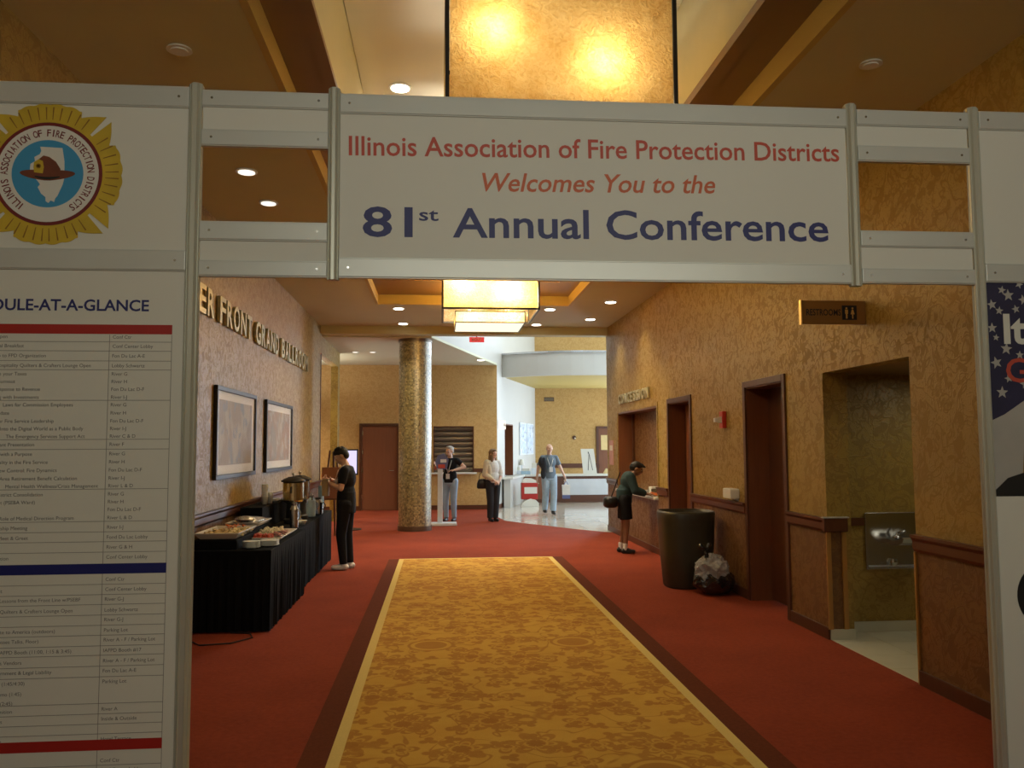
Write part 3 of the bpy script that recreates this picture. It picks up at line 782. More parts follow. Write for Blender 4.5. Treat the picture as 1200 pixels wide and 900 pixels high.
for k in range(4):
    A = k*PI/4; prism(bm, [(EX-.040+.012*math.cos(A+s)*q, EZ+.034+.012*math.sin(A+s)*q) for s, q in ((-.25, 1), (.25, 1), (PI-.25, 1), (PI+.25, 1))], flat(.009), .0004)
sub('shield_mark', bm, 'emb_dark')
bm = bmesh.new(); prism(bm, [(EX-.055+.11*t/8, EZ-.018-.010*math.sin(PI*t/8)) for t in range(9)] + [(EX+.055-.11*t/8, EZ-.012-.004*math.sin(PI*t/8)) for t in range(9)], flat(.0082), .0004)
sub('brim_shade', bm, 'black')

# schedule board
sb = board('schedule_board', 0, .102, 2.512, 'tall white schedule board with red and blue bars, left of the passage', 'sign')
XE, XM, XW = -1.224, -1.500, -2.09
text('SCHEDULE-AT-A-GLANCE', -1.330, 2.326, .868, .053, 'print_navy', sb, align='RIGHT', bold=.02)
def pz(py):          # height on the board of a row measured down the photograph
    return 2.2155 - (py-393)*(2.2155-.412)/(862-393)
for z0, z1, mt in ((2.2185, 2.262, 'bar_red'), (1.139, 1.184, 'bar_blue'), (.372, .418, 'bar_red')):
    bx('colour_bar', (XW, XE, YF-.0008, YF, z0, z1), mt, sb)
seps = [401.6, 412.5, 424.3, 434.9, 471, 517, 528.5, 575, 612.5, 624.6, 636, 648, 685, 696.7, 708, 720, 731.7, 743, 755, 765.7, 778, 790, 820, 831.7, 843, 854, 889]
zt = 2.2155
bm = bmesh.new()
for s in seps: box(bm, XW, XE, YF-.0006, YF-.0001, pz(s)-.0012, pz(s)+.0012)
for x in (XM, XE-.001): box(bm, x-.0012, x+.0012, YF-.0006, YF-.0001, .12, zt)
obj('table_rule', bm, 'print_line', sb)
rows = [(395.5, 'Exhibit Hall Open', 'Conf Ctr'), (406.5, 'Continental Breakfast', 'Conf Center Lobby'), (418, 'Intro to FPD Organization', 'Fon Du Lac A-E'), (429.6, 'Hospitality Quilters & Crafters Lounge Open', 'Lobby Schwartz'),
        (439.5, 'Where Are your Taxes', 'River G'), (448.5, 'Fire Service Burnout', 'River H'), (457.6, 'From Response to Revenue', 'Fon Du Lac D-F'), (467, 'Working with Investments', 'River I-J'),
        (476, 'Laws for Commission Employees', 'River G'), (485.6, 'Legal Update', 'River H'), (495, 'Your Fire Service Leadership', 'Fon Du Lac D-F'), (504, 'Into the Digital World as a Public Body', 'River I-J'), (513, 'The Emergency Services Support Act', 'River C & D'),
        (522.5, 'Grant Presentation', 'River F'), (533.5, 'Retreat with a Purpose', 'River G'), (543, 'Quality in the Fire Service', 'River H'), (552.5, 'Crew Control: Fire Dynamics', 'Fon Du Lac D-F'), (562, 'Area Retirement Benefit Calculation', 'River I-J'), (571, 'Mental Health Wellness/Crisis Management', 'River L & D'),
        (580.5, 'District Consolidation', 'River G'), (589.5, 'Retirement (PSEBA Ward)', 'River H'), (598.5, 'Finance', 'Fon Du Lac D-F'), (608, 'Role of Medical Direction Program', 'River L & D'),
        (619, 'Membership Meeting', 'River I-J'), (630.5, 'Meet & Greet', 'Fond Du Lac Lobby'), (642, '', 'River G & H'), (653.5, 'Reception', 'Conf Center Lobby'),
        (679, 'Open', 'Conf Ctr'), (690.5, 'Breakfast', 'Conf Center Lobby'), (701.7, 'Lessons from the Front Line w/PSEBF', 'River G-J'), (714, 'Quilters & Crafters Lounge Open', 'Lobby Schwartz'), (725, 'Break', 'River G-J'), (737, 'Salute to America (outdoors)', 'Parking Lot'),
        (748, 'Classes Talks, Floor)', 'River A - F / Parking Lot'), (760, 'IAFPD Booth (11:00, 1:15 & 3:45)', 'IAFPD Booth #17'), (771.7, 'Trends Vendors', 'River A - F / Parking Lot'), (783, 'Government & Legal Liability', 'Fon Du Lac A-E'),
        (795, 'Demo (1:45/4:30)', 'Parking Lot'), (806.7, 'or Demo (1:45)', ''), (817, 'Demo (2:45)', ''), (826, 'Recognition', 'River A'), (837, 'Vendors', 'Inside & Outside'), (848.5, 'Break', ''), (859.5, 'Banquet', 'Hotel Terrace'), (883.5, 'Open', 'Conf Ctr'), (894, 'Breakfast', 'Conf Center Lobby')]
# the left-hand column starts beyond the picture's edge; each line ends where the photograph shows it ending
ends = [10, 28, 52, 101, 32, 20, 47, 46, 83, 15, 63, 95, 97, 43, 41, 58, 68, 90, 113, 54, 46, 6, 88, 39, 40, 0, 20, 5, 15, 98, 90, 5, 72, 55, 90, 38, 70, 42, 39, 30, 30, 20, 4, 20, 8, 24]
bm = bmesh.new()
for (py, l, r), ex in zip(rows, ends):
    z = pz(py)-.0085
    if l: text_mesh(bm, l, None, .0165, lambda u, v, w: (-1.985+ex*.00402+u, YF-.0006, z+v), 'RIGHT')
    if r: text_mesh(bm, r, None, .0165, lambda u, v, w: (XM+.014+u, YF-.0006, z+v), 'LEFT')
keep = [v for v in bm.verts if v.co.x < XW+.004]
bmesh.ops.delete(bm, geom=keep, context='VERTS')
obj('small_print', bm, 'print_grey', sb)['kind'] = 'stuff'

# right boards
board('blank_board', 4, 2.60, 3.294, 'plain white board at the top right of the frame', 'board')
pb = board('poster_board', 4, .102, 2.508, 'tall poster board with starry dark print and red letter at right', 'poster')
a_, b2_ = bay(4)
M['flag_navy'] = plain('flag_navy_print', (.022, .020, .060), .5, var=.5, scale=7)
M['flag_white'] = plain('flag_white_print', (.42, .40, .37), .5, var=.15, scale=6)
M['khaki'] = plain('khaki_print', (.26, .17, .05), .5, var=.3, scale=12)
fl = bx('flag_print', (a_+.003, b2_-.003, YF-.0006, YF, 1.44, 2.506), 'flag_white', pb, label='white flag stripe print')
bm = bmesh.new(); prism(bm, [(a_+.003, 2.506), (b2_-.003, 2.506), (b2_-.003, 1.99), (2.94, 1.935), (2.80, 1.845), (a_+.003, 1.815)], flat(.0007), .0005)
obj('star_field', bm, 'flag_navy', pb, label='dark navy star field')
def star(bm, x, z, r, rot, dy=.0014):
    prism(bm, [(x+(r if k % 2 == 0 else r*.42)*math.sin(rot+k*PI/5), z+(r if k % 2 == 0 else r*.42)*math.cos(rot+k*PI/5)) for k in range(10)], flat(dy), .0004)
def sp(px, py):   # point on the gateway plane from a photograph measurement
    return (2.75+(px-1159)*.00467, 2.513-(py-330)*.00437)
for px, py, r in ((1180, 346, 7), (1161, 357, 6), (1173, 340, 5), (1197, 351, 6), (1169, 364, 5), (1160, 384, 6), (1188, 362, 5), (1175, 408, 7), (1163, 424, 7), (1168, 458, 7), (1176, 442, 5), (1194, 448, 6), (1190, 415, 5), (1193, 333, 5), (1206, 370, 6), (1212, 345, 7), (1220, 395, 6), (1215, 440, 6), (1164, 395, 4), (1230, 362, 6), (1232, 420, 6)):
    x, z = sp(px, py)
    bm = bmesh.new(); star(bm, x, z, r*.0046, rnd.uniform(-.3, .5)); obj('star', bm, 'flag_white', pb)
x, z = sp(1172, 401)
text('It', x+.004, z, .125, .150, 'board', pb, bold=.03, dy=.002, name='lettering')
x, z = sp(1176, 446)
text('G', x-.012, z, .118, .125, 'print_red', pb, bold=.012, dy=.002, name='lettering')
bm = bmesh.new(); prism(bm, [(2.88, 1.55), (2.90, 1.75), (2.93, 1.90), (3.02, 2.02), (3.15, 2.0), (3.25, 1.8), (3.28, 1.55)], flat(.0012), .0005); obj('figure_print', bm, 'khaki', pb, label='khaki figure')
bm = bmesh.new(); prism(bm, [(a_+.003, 1.44), (a_+.003, 1.47), (2.80, 1.53), (2.90, 1.56), (b2_-.003, 1.56), (b2_-.003, 1.44)], flat(.0014), .0005); obj('dark_base_print', bm, 'black', pb, label='dark ground of the print')
x, z = sp(1190, 628); text('Sp', x-.005, z+.0, .068, .048, 'print_navy', pb, shear=.25, bold=.02)
bm = bmesh.new(); prism(bm, [(2.955+.135*math.cos(2*PI*i/40), .955+.150*math.sin(2*PI*i/40)) for i in range(40)], flat(.0006), .0005); obj('black_disc_print', bm, 'black', pb, label='black round print')
x, z = sp(1189, 826); M['print_blue'] = plain('blue_print', (.10, .12, .28), .5)
bx('blue_print', (x-.005, b2_-.1, YF-.0011, YF-.0006, z-.01, z+.075), 'print_blue', pb, label='small blue printed block')

# ================================================================== WALL SIGNS
ls = thing('wall_lettering', 'large pale metal capitals high on the left wall', 'sign letters', (XL, 11, 3.0))
def letter_row(body, y0, y1, zb, h, wall, parent, depth, direction):
    """separate cut-out letters; body is laid between y0 and y1"""
    adv = {'I': .45, ' ': .55, 'M': 1.15, 'W': 1.2, 'N': 1.02, 'O': 1.05, 'G': 1.05}
    tot = sum(adv.get(c, .9) for c in body); u = abs(y1-y0)/tot; p = 0
    for ch in body:
        a = adv.get(ch, .9)*u
        if ch != ' ':
            yc = y0+direction*(p+a*.08)
            bm = bmesh.new()
            text_mesh(bm, ch, a*.80 if ch != 'I' else a*.45, h, lambda U, V, w: (wall[0]+wall[1]*(.008+w), yc+direction*U, zb+V), 'LEFT', 0, .02, depth)
            obj('letter', bm, 'letters', parent)
        p += a
letter_row('RIVER FRONT GRAND BALLROOM', 7.45, 14.95, 3.02, .285, (XL, 1), ls, .035, 1)
lr = thing('wall_lettering', 'small pale metal capitals above the serving hatch', 'sign letters', (XR, 14.4, 2.45))
letter_row('CONCESSION', 15.62, 13.30, 2.475, .18, (XR, -1), lr, .03, -1)
# projecting restroom sign
M['bronze_sign'] = plain('bronze_sign_face', (.30, .155, .04), .35, .3, var=.08)
rs = thing('restroom_sign', 'bronze projecting sign reading RESTROOMS high on the right wall', 'sign', (XR, 6.40, 2.8))
bx('sign_panel', (2.865, XR-.002, 6.385, 6.415, 2.655, 2.845), 'bronze_sign', rs, bevel=.004)
bx('sign_edge', (2.860, 2.870, 6.38, 6.42, 2.65, 2.85), 'gold_metal', rs)
def text_y(body, x, y, z, width, height, mat, parent, name='lettering', bold=.015, align='LEFT'):
    bm = bmesh.new(); text_mesh(bm, body, width, height, lambda u, v, w: (x+u, y-w, z+v), align, 0, bold); return obj(name, bm, mat, parent)
text_y('RESTROOMS', 2.905, 6.3845, 2.725, .285, .052, 'black', rs)
bx('icon_plate', (3.20, 3.32, 6.380, 6.385, 2.690, 2.805), 'black', rs)
for cx_, kind in ((3.235, 0), (3.285, 1)):
    bm = bmesh.new(); tube(bm, (cx_, 6.380, 2.783), (cx_, 6.3785, 2.783), .008)
    if kind: prism(bm, [(cx_-.006, 2.772), (cx_+.006, 2.772), (cx_+.016, 2.735), (cx_+.005, 2.735), (cx_+.005, 2.70), (cx_-.005, 2.70), (cx_-.005, 2.735), (cx_-.016, 2.735)], lambda u, v, w: (u, 6.380-w, v), .0015)
    else: prism(bm, [(cx_-.012, 2.772), (cx_+.012, 2.772), (cx_+.012, 2.738), (cx_+.007, 2.738), (cx_+.007, 2.70), (cx_-.007, 2.70), (cx_-.007, 2.738), (cx_-.012, 2.738)], lambda u, v, w: (u, 6.380-w, v), .0015)
    obj('icon', bm, 'gold_metal', rs)
# exit sign
M['exit_red'] = emit('exit_sign_red', (1, .08, .07), .75)
ex = thing('exit_sign', 'small red illuminated exit sign below the end of the hall ceiling', 'sign', (.75, 16.9, 3.93))
bx('sign_body', (.60, .90, 16.86, 16.90, 3.80, 3.90), 'exit_red', ex)
text_y('EXIT', .655, 16.858, 3.825, .19, .052, 'board', ex, bold=.02)
bm = bmesh.new(); tube(bm, (.75, 16.88, 3.90), (.75, 16.88, 3.94), .015); obj('stem', bm, 'metalwhite', ex)
# framed pictures on the left wall
M['mat'] = plain('white_mat_board', (.86, .85, .82), .5, var=.02)
def picture(y0, y1, z0, z1, label, scene):
    t = thing('framed_picture', label, 'picture', (XL, (y0+y1)/2, z0), None)
    f = .048
    bm = bmesh.new()
    for a in ((y0, y1, z0, z0+f), (y0, y1, z1-f, z1), (y0, y0+f, z0+f, z1-f), (y1-f, y1, z0+f, z1-f)): box(bm, XL+.003, XL+.045, a[0], a[1], a[2], a[3], .005)
    obj('frame', bm, 'frame_dark', t)
    bx('mat_board', (XL+.004, XL+.018, y0+f, y1-f, z0+f, z1-f), 'mat', t)
    m = .13
    bx('print', (XL+.018, XL+.021, y0+f+m, y1-f-m, z0+f+.10, z1-f-.09), scene, t)
    bx('glass', (XL+.030, XL+.033, y0+f, y1-f, z0+f, z1-f), 'glass', t)
m, nt, b = new_mat('picture_glass', (1, 1, 1), .03, 0, .5); b.inputs['Alpha'].default_value = .12
M['glass'] = m
def art(name, a, b_, c_, sc):
    m, nt, b = new_mat(name, a, .5); v = coords(nt)
    n = tex_noise(nt, v, sc, 3, 1.0); n2 = tex_noise(nt, v, sc*2.2, 2, .5)
    c1 = mixc(nt, n.below(.48, .05), a, b_); nt.links.new(mixc(nt, n2.below(.42, .04), c1, c_), b.inputs['Base Color']); return m
M['art_one'] = art('muted_landscape_print', (.30, .22, .15), (.42, .34, .24), (.20, .22, .22), 2.2)
M['art_two'] = art('muted_still_life_print', (.34, .20, .13), (.25, .22, .18), (.42, .36, .28), 2.6)
picture(8.93, 10.82, 1.36, 2.35, 'larger-looking framed print nearer the banner on the left wall', 'art_one')
picture(11.46, 13.44, 1.36, 2.34, 'framed print farther along the left wall, above the paper cups', 'art_two')
# fire alarm and dispenser on the right wall
fa = thing('fire_alarm', 'red fire alarm strobe with white lens on the right wall', 'alarm', (XR, 9.78, 1.9))
M['alarm_red'] = plain('alarm_red', (.50, .03, .02), .35)
bx('housing', (XR-.05, XR, 9.72, 9.84, 1.90, 2.10), 'alarm_red', fa, bevel=.008)
bm = bmesh.new(); prism(bm, [(XR-.05, 1.96), (XR-.13, 1.975), (XR-.13, 2.02), (XR-.05, 2.035)], lambda u, v, w: (u, 9.745+w, v), .07); obj('strobe_lens', bm, 'lens_off', fa)
wb = thing('wall_dispenser', 'small white box fixed on the chair rail left of the near door', 'dispenser', (XR, 9.42, 1.06))
bx('body', (XR-.11, XR-.0, 9.34, 9.60, 1.085, 1.20), 'board', wb, bevel=.012)
bm = bmesh.new(); prism(bm, [(XR, 1.06), (XR-.07, 1.085), (XR, 1.085)], lambda u, v, w: (u, 9.38+w, v), .16); obj('bracket', bm, 'board', wb)
# leaflet on the wall's far end
nb = thing('wall_notice', 'pink and white notice on the far end of the right wall', 'notice', (XR, 16.45, 1.3))
M['pink'] = plain('pink_notice_paper', (.55, .30, .27), .6, var=.3, scale=8)
bx('paper', (XR-.012, XR, 16.25, 16.62, 1.32, 1.80), 'pink', nb)
boxes('paper_strip', [(XR-.016, XR-.012, 16.3, 16.57, 1.60, 1.70)], 'board', nb)
# drinking fountain in the passage
df = thing('drinking_fountain', 'stainless steel wall fountain with backplate in the restroom passage', 'drinking fountain', (4.1, 7.45, 1))
bx('backplate', (3.875, 4.36, 7.428, 7.448, .565, 1.075), 'chrome', df, bevel=.004)
bm = bmesh.new()
for k in range(9):
    pass
prof = [(0, .80), (.08, .79), (.20, .80), (.27, .83), (.29, .865), (.27, .875), (.22, .845), (.10, .83), (0, .84)]
prism(bm, [(7.428-u, v) for u, v in prof], lambda u, v, w: (4.07+w, u, v), .30)
obj('basin', bm, 'chrome', df)
bm = bmesh.new(); tube(bm, (4.13, 7.36, .84), (4.13, 7.34, .90), .013); tube(bm, (4.13, 7.34, .90), (4.18, 7.30, .915), .011); ell(bm, (4.30, 7.24, .87), (.045, .035, .03)); ell(bm, (4.10, 7.30, .865), (.04, .03, .02))
obj('spout', bm, 'chrome', df, smooth=True)
bm = bmesh.new(); lathe(bm, (4.12, 7.41, .60), [(.03, 0), (.045, .03), (.03, .06)], 16); obj('drain_cover', bm, 'chrome', df)
bm = bmesh.new(); box(bm, 3.895, 4.34, 7.424, 7.4285, .585, .60); obj('seam', bm, 'metalwhite', df)

# ================================================================== PEOPLE
def V(*a): return Vector(a)
def cap(bm, p0, p1, r0, r1=None, flat0=False, flat1=False, seg=14):
    r1 = r0 if r1 is None else r1
    p0 = Vector(p0); p1 = Vector(p1)
    tube(bm, p0, p1, r0, r1, seg)
    if not flat0: ell(bm, p0, (r0*.999,)*3, seg=seg, rings=8)
    if not flat1: ell(bm, p1, (r1*.999,)*3, seg=seg, rings=8)
def remeshed(bm, vox, smooth=4):
    """union of closed shapes -> one continuous skin"""
    finish(bm)
    me = bpy.data.meshes.new('tmp'); bm.to_mesh(me); bm.free()
    o = bpy.data.objects.new('tmp', me); C.objects.link(o)
    r = o.modifiers.new('r', 'REMESH'); r.mode = 'VOXEL'; r.voxel_size = vox; r.use_smooth_shade = True
    s = o.modifiers.new('s', 'SMOOTH'); s.iterations = smooth; s.factor = .5
    dg = bpy.context.evaluated_depsgraph_get()
    out = bpy.data.meshes.new_from_object(o.evaluated_get(dg))
    bpy.data.objects.remove(o); bpy.data.meshes.remove(me)
    return out
def skin_obj(name, bm, vox, mat, parent, mtx, label=None, smooth=4):
    me = remeshed(bm, vox, smooth); me.transform(mtx); me.name = name
    me.materials.clear(); me.materials.append(M[mat] if isinstance(mat, str) else mat)
    o = bpy.data.objects.new(name, me); C.objects.link(o)
    o.parent = parent; o.matrix_parent_inverse = Matrix.Translation(-base_of(parent))
    if label: o['label'] = label
    return o
def loc_obj(name, bm, mat, parent, mtx, smooth=True, label=None):
    bm.transform(mtx); return obj(name, bm, mat, parent, smooth=smooth, label=label)
def hand(bm, wrist, d, palm_n, s=1.0, curl=.5, thumb_side=1):
    """palm, four unequal bent fingers and a thumb; d: direction of the fingers, palm_n: direction the palm faces"""
    d = Vector(d).normalized(); n = Vector(palm_n); n = (n - d*n.dot(d)).normalized(); sd = d.cross(n)*thumb_side
    w = Vector(wrist)
    for k in (-1, 0, 1): cap(bm, w+d*.012*s+sd*k*.014*s, w+d*.082*s+sd*k*.022*s, .017*s, .014*s)
    for k, (off, L) in enumerate(((.030, .070), (.011, .080), (-.010, .075), (-.029, .058))):
        p = w+d*.085*s+sd*off*s; q = p + (d+n*curl*.4).normalized()*L*.45*s
        r = q + (d*(1-curl*.75)+n*curl*1.1).normalized()*L*.33*s; t = r + (d*(1-curl*1.3)+n*curl*1.3).normalized()*L*.25*s
        cap(bm, p, q, .0098*s, .009*s, seg=8); cap(bm, q, r, .009*s, .0085*s, seg=8); cap(bm, r, t, .0085*s, .0075*s, seg=8)
    p = w+d*.028*s+sd*.026*s; q = p+(d*.65+sd*.7+n*.35).normalized()*.042*s; r = q+(d*.9+sd*.15+n*.4).normalized()*.034*s
    cap(bm, p, q, .014*s, .011*s, seg=8); cap(bm, q, r, .011*s, .0085*s, seg=8)
SK = {}
for nm, c in (('skin_light', (.62, .38, .27)), ('skin_tan', (.50, .29, .18)), ('skin_brown', (.26, .13, .075))):
    SK[nm] = M[nm] = plain(nm, c, .5, var=.05, scale=10)
for nm, c, r in (('cloth_black', (.012, .012, .014), .8), ('cloth_charcoal', (.030, .030, .034), .8), ('denim_light', (.30, .42, .55), .85), ('denim_pale', (.36, .46, .56), .85),
                 ('cloth_bluegrey', (.15, .19, .23), .8), ('cloth_cream', (.62, .56, .42), .85), ('cloth_white', (.72, .72, .70), .8), ('cloth_teal', (.035, .060, .062), .8),
                 ('shoe_white', (.72, .70, .66), .6), ('shoe_black', (.015, .014, .014), .5), ('hair_black', (.010, .008, .007), .55), ('hair_grey', (.42, .40, .37), .7),
                 ('hair_brown', (.20, .12, .06), .6), ('eye_white', (.75, .74, .72), .3), ('eye_dark', (.02, .014, .01), .2), ('lip', (.42, .17, .13), .5),
                 ('lanyard_white', (.65, .64, .62), .6), ('leather_black', (.012, .011, .011), .35), ('canvas_tan', (.30, .22, .12), .85), ('cloth_navy', (.018, .022, .045), .8)):
    M[nm] = plain(nm, c, r, var=.15, scale=14, spec=.15 if nm.startswith('cloth') else .4)

def figure(name_label, x, y, facing, Ht, J, look, fem=False):
    """J: joint dictionary in a body frame for a 1.75 m figure (x: person's left, -y: forwards, z: up)"""
    k = Ht/1.75
    t = thing('person', name_label, 'person', (x, y, 0))
    mtx = Matrix.Translation((x, y, 0)) @ Matrix.Rotation(facing, 4, 'Z') @ Matrix.Scale(k, 4)
    sh = J.get('shoulders', .172 if not fem else .150)
    P = dict(pel=V(0, 0, .95), waist=V(0, 0, 1.10), chest=V(0, .005, 1.30), neck=V(0, .01, 1.49), head=V(0, -.015, 1.635),
             sl=V(sh, .01, 1.415), sr=V(-sh, .01, 1.415), el=V(.25, .03, 1.13), er=V(-.25, .03, 1.13), wl=V(.27, -.06, .88), wr=V(-.27, -.06, .88),
             hl=V(.095, 0, .93), hr=V(-.095, 0, .93), kl=V(.10, -.02, .50), kr=V(-.10, -.02, .50), al=V(.10, .02, .085), ar=V(-.10, .02, .085), fl=V(0, -1, 0), fr=V(0, -1, 0))
    P.update(J)
    return t, mtx, P
def head_shape(bm, h, yaw=0., pitch=0.):
    R = Matrix.Translation(h) @ Matrix.Rotation(yaw, 4, 'Z') @ Matrix.Rotation(pitch, 4, 'X')
    b = bmesh.new()
    ell(b, (0, .012, .022), (.076, .094, .095)); ell(b, (0, -.028, -.035), (.060, .062, .072)); ell(b, (0, -.050, -.082), (.034, .032, .026))
    ell(b, (0, -.080, .025), (.052, .020, .022)); cap(b, (0, -.090, .012), (0, -.110, -.022), .009, .014); ell(b, (0, -.088, -.052), (.024, .014, .008)); ell(b, (0, -.087, -.062), (.020, .013, .007))
    for s in (-1, 1):
        ell(b, (s*.078, .012, -.008), (.008, .018, .030)); ell(b, (s*.042, -.068, -.022), (.020, .022, .020))
    b.transform(R); me = bpy.data.meshes.new('h'); b.to_mesh(me); b.free(); bm.from_mesh(me); bpy.data.meshes.remove(me)
    return R
def build_body(t, mtx, P, skinmat, vox=.0085, hands=(('l', (0, -.1, -1), (-1, 0, 0), .5), ('r', (0, -.1, -1), (1, 0, 0), .5)), fem=False, yaw=0., pitch=0., belly=0.):
    bm = bmesh.new()
    w = .155 if not fem else .145
    ell(bm, P['pel'], (w, .115, .12)); ell(bm, P['waist'], (w*.88, .105+belly, .14)); ell(bm, P['chest'], (w*1.05, .115+belly*.4, .19))
    cap(bm, P['sl'], P['sr'], .058); cap(bm, P['chest']+V(0, 0, .08), P['neck'], .075, .058); cap(bm, P['neck'], P['head']+V(0, .01, -.03), .056, .052)
    R = head_shape(bm, P['head'], yaw, pitch)
    for s, sg in (('l', 1), ('r', -1)):
        cap(bm, P['s'+s], P['e'+s], .052, .042); cap(bm, P['e'+s], P['w'+s], .041, .026)
        cap(bm, P['h'+s], P['k'+s], .088, .056); cap(bm, P['k'+s], P['a'+s], .054, .036)
        f = P['f'+s]; a = P['a'+s]; cap(bm, a+V(0, 0, -.045)-f*.02, a+V(0, 0, -.05)+f*.13, .034, .028)
    for s, d, n, c in hands: hand(bm, P['w'+s], d, n, 1.0, c, 1 if s == 'l' else -1)
    body = skin_obj('body', bm, vox, skinmat, t, mtx)
    for s in (-1, 1):
        b = bmesh.new(); ell(b, (s*.029, -.078, .004), (.013, .010, .009), seg=10, rings=6); b.transform(R); e = loc_obj('eye', b, 'eye_white', t, mtx)
        b = bmesh.new(); ell(b, (s*.029, -.0865, .004), (.006, .004, .006), seg=8, rings=6); b.transform(R); p = loc_obj('pupil', b, 'eye_dark', None, mtx)
        p.parent = e; p.matrix_parent_inverse = Matrix.Translation(-base_of(t))
        b = bmesh.new(); cap(b, (s*.016, -.094, .026), (s*.044, -.084, .028), .0035, seg=6); b.transform(R); loc_obj('eyebrow', b, 'hair_brown', t, mtx)
    b = bmesh.new(); cap(b, (-.018, -.097, -.057), (.018, -.097, -.057), .0045, seg=6); b.transform(R); loc_obj('lips', b, 'lip', t, mtx)
    return body, R
def hair(t, mtx, R, mat, blobs, vox=.008, label=None):
    b = bmesh.new()
    for c, r in blobs: ell(b, c, r)
    b.transform(R)
    return skin_obj('hair', b, vox, mat, t, mtx, label, 3)
SHORT = [((0, .022, .045), (.083, .096, .084)), ((0, -.045, .088), (.062, .048, .034)), ((0, .06, -.0), (.072, .055, .07))]
def shirt(t, mtx, P, mat, name='shirt', hem=.90, sleeve=.6, grow=.014, fem=False, belly=0., label=None, vox=.010):
    bm = bmesh.new(); w = (.155 if not fem else .145)+grow
    ell(bm, P['waist'], (w*.95, .112+belly+grow, .15)); ell(bm, P['chest'], (w*1.04, .118+belly*.4+grow, .195))
    lathe(bm, (P['pel'].x, P['pel'].y, 0), [(w*1.0, hem), (w*1.02, .97), (w*.97, 1.10)], 20, 1, .80)
    cap(bm, P['sl']*.92+P['sr']*.08, P['sr']*.92+P['sl']*.08, .056+grow*.6); cap(bm, P['chest']+V(0, 0, .10), P['neck']+V(0, 0, -.035), .09, .068, flat1=True)
    for s in 'lr':
        e = P['e'+s]; a = P['s'+s]
        if sleeve <= 1: cap(bm, a, a+(e-a)*sleeve, .050+grow, .046+grow, flat1=True)
        else:
            cap(bm, a, e, .058+grow, .046+grow); cap(bm, e, e+(P['w'+s]-e)*(sleeve-1), .045+grow, .032+grow, flat1=True)
    return skin_obj(name, bm, vox, mat, t, mtx, label, 3)
def trousers(t, mtx, P, mat, name='trousers', length=1.0, grow=.014, top=1.03, fem=False, vox=.010, loose=0.):
    bm = bmesh.new(); w = (.155 if not fem else .148)
    lathe(bm, (P['pel'].x, P['pel'].y, 0), [(w+.010, .86), (w+.012, .95), (w*.95, top)], 20, 1, .78)
    ell(bm, P['pel']-V(0, 0, .03), (w+.008, .122, .12))
    for s in 'lr':
        h_, k_, a_ = P['h'+s], P['k'+s], P['a'+s]
        if length > .5:
            cap(bm, h_, k_, .094+grow, .060+grow+loose)
            e = k_+(a_-k_)*((length-.5)*2)*1.0
            cap(bm, k_, e, .060+grow+loose, .042+grow+loose*1.4, flat1=True)
        else:
            e = h_+(k_-h_)*(length*2); cap(bm, h_, e, .094+grow, .078+grow+loose, flat1=True)
    return skin_obj(name, bm, vox, mat, t, mtx, None, 3)
def shoes(t, mtx, P, mat, vox=.009):
    for s in 'lr':
        f = P['f'+s]; a = P['a'+s]; b = bmesh.new()
        cap(b, a+V(0, 0, -.042)-f*.035, a+V(0, 0, -.048)+f*.145, .043, .034); cap(b, a+V(0, 0, .01), a+V(0, 0, -.035), .045, .042)
        ell(b, a+V(0, 0, -.068)+f*.06, (.042 + abs(f.x)*.07, .042+abs(f.y)*.07, .016))
        skin_obj('shoe', b, vox, mat, t, mtx, None, 3)
def strap(t, mtx, pts, mat, name='lanyard', r=.006, label=None):
    b = bmesh.new()
    for p, q in zip(pts, pts[1:]): cap(b, p, q, r, seg=6)
    return loc_obj(name, b, mat, t, mtx, label=label)
def badge(t, mtx, c, mat='lanyard_white', name='badge', w=.045, h=.06):
    b = bmesh.new(); box(b, c[0]-w, c[0]+w, c[1]-.004, c[1]+.004, c[2]-h, c[2]+h, .002); return loc_obj(name, b, mat, t, mtx, smooth=False)

# 1. young person in black at the refreshment table, seen from his right... he faces the wall side
J = dict(head=V(0, -.075, 1.615), neck=V(0, -.015, 1.485), er=V(-.215, -.03, 1.16), wr=V(-.10, -.235, 1.27), el=V(.215, -.03, 1.16), wl=V(.09, -.25, 1.24),
         kl=V(.09, -.05, .50), al=V(.09, -.01, .085), kr=V(-.09, 0, .50), ar=V(-.09, .04, .085))
t, mt, P = figure('person in black polo and trousers looking down beside the refreshment table', -1.30, 12.0, -PI/2-.12, 1.70, J, None)
_, R = build_body(t, mt, P, 'skin_light', hands=(('l', (-.6, -.6, .2), (0, 0, 1), .8), ('r', (.6, -.6, .2), (0, 0, 1), .8)), pitch=.42)
hair(t, mt, R, 'hair_black', SHORT + [((0, -.06, .075), (.07, .045, .04)), ((.03, 0, .115), (.05, .06, .03)), ((-.035, .03, .11), (.05, .05, .03))])
shirt(t, mt, P, 'cloth_black', sleeve=.75, hem=.80); trousers(t, mt, P, 'cloth_black'); shoes(t, mt, P, 'shoe_white')
strap(t, mt, [(-.07, .0, 1.50), (-.085, -.10, 1.42), (-.05, -.150, 1.28), (0, -.155, 1.16), (.05, -.150, 1.28), (.085, -.10, 1.42), (.07, .0, 1.50)], 'lanyard_white')
bag = thing('paper_bag', 'small tan bag held by the person in black', 'bag', (-1.55, 11.95, 1.05))
b = bmesh.new(); prism(b, [(-.07, 0), (.07, 0), (.085, .20), (-.085, .22)], lambda u, v, w: (-1.62+w*1.0-.02*v, 11.95+u, 1.02+v), .085); obj('pouch', b, 'canvas_tan', bag)
b = bmesh.new(); box(b, -1.615, -1.54, 11.885, 12.015, 1.20, 1.255, .008); obj('flap', b, 'canvas_tan', bag)

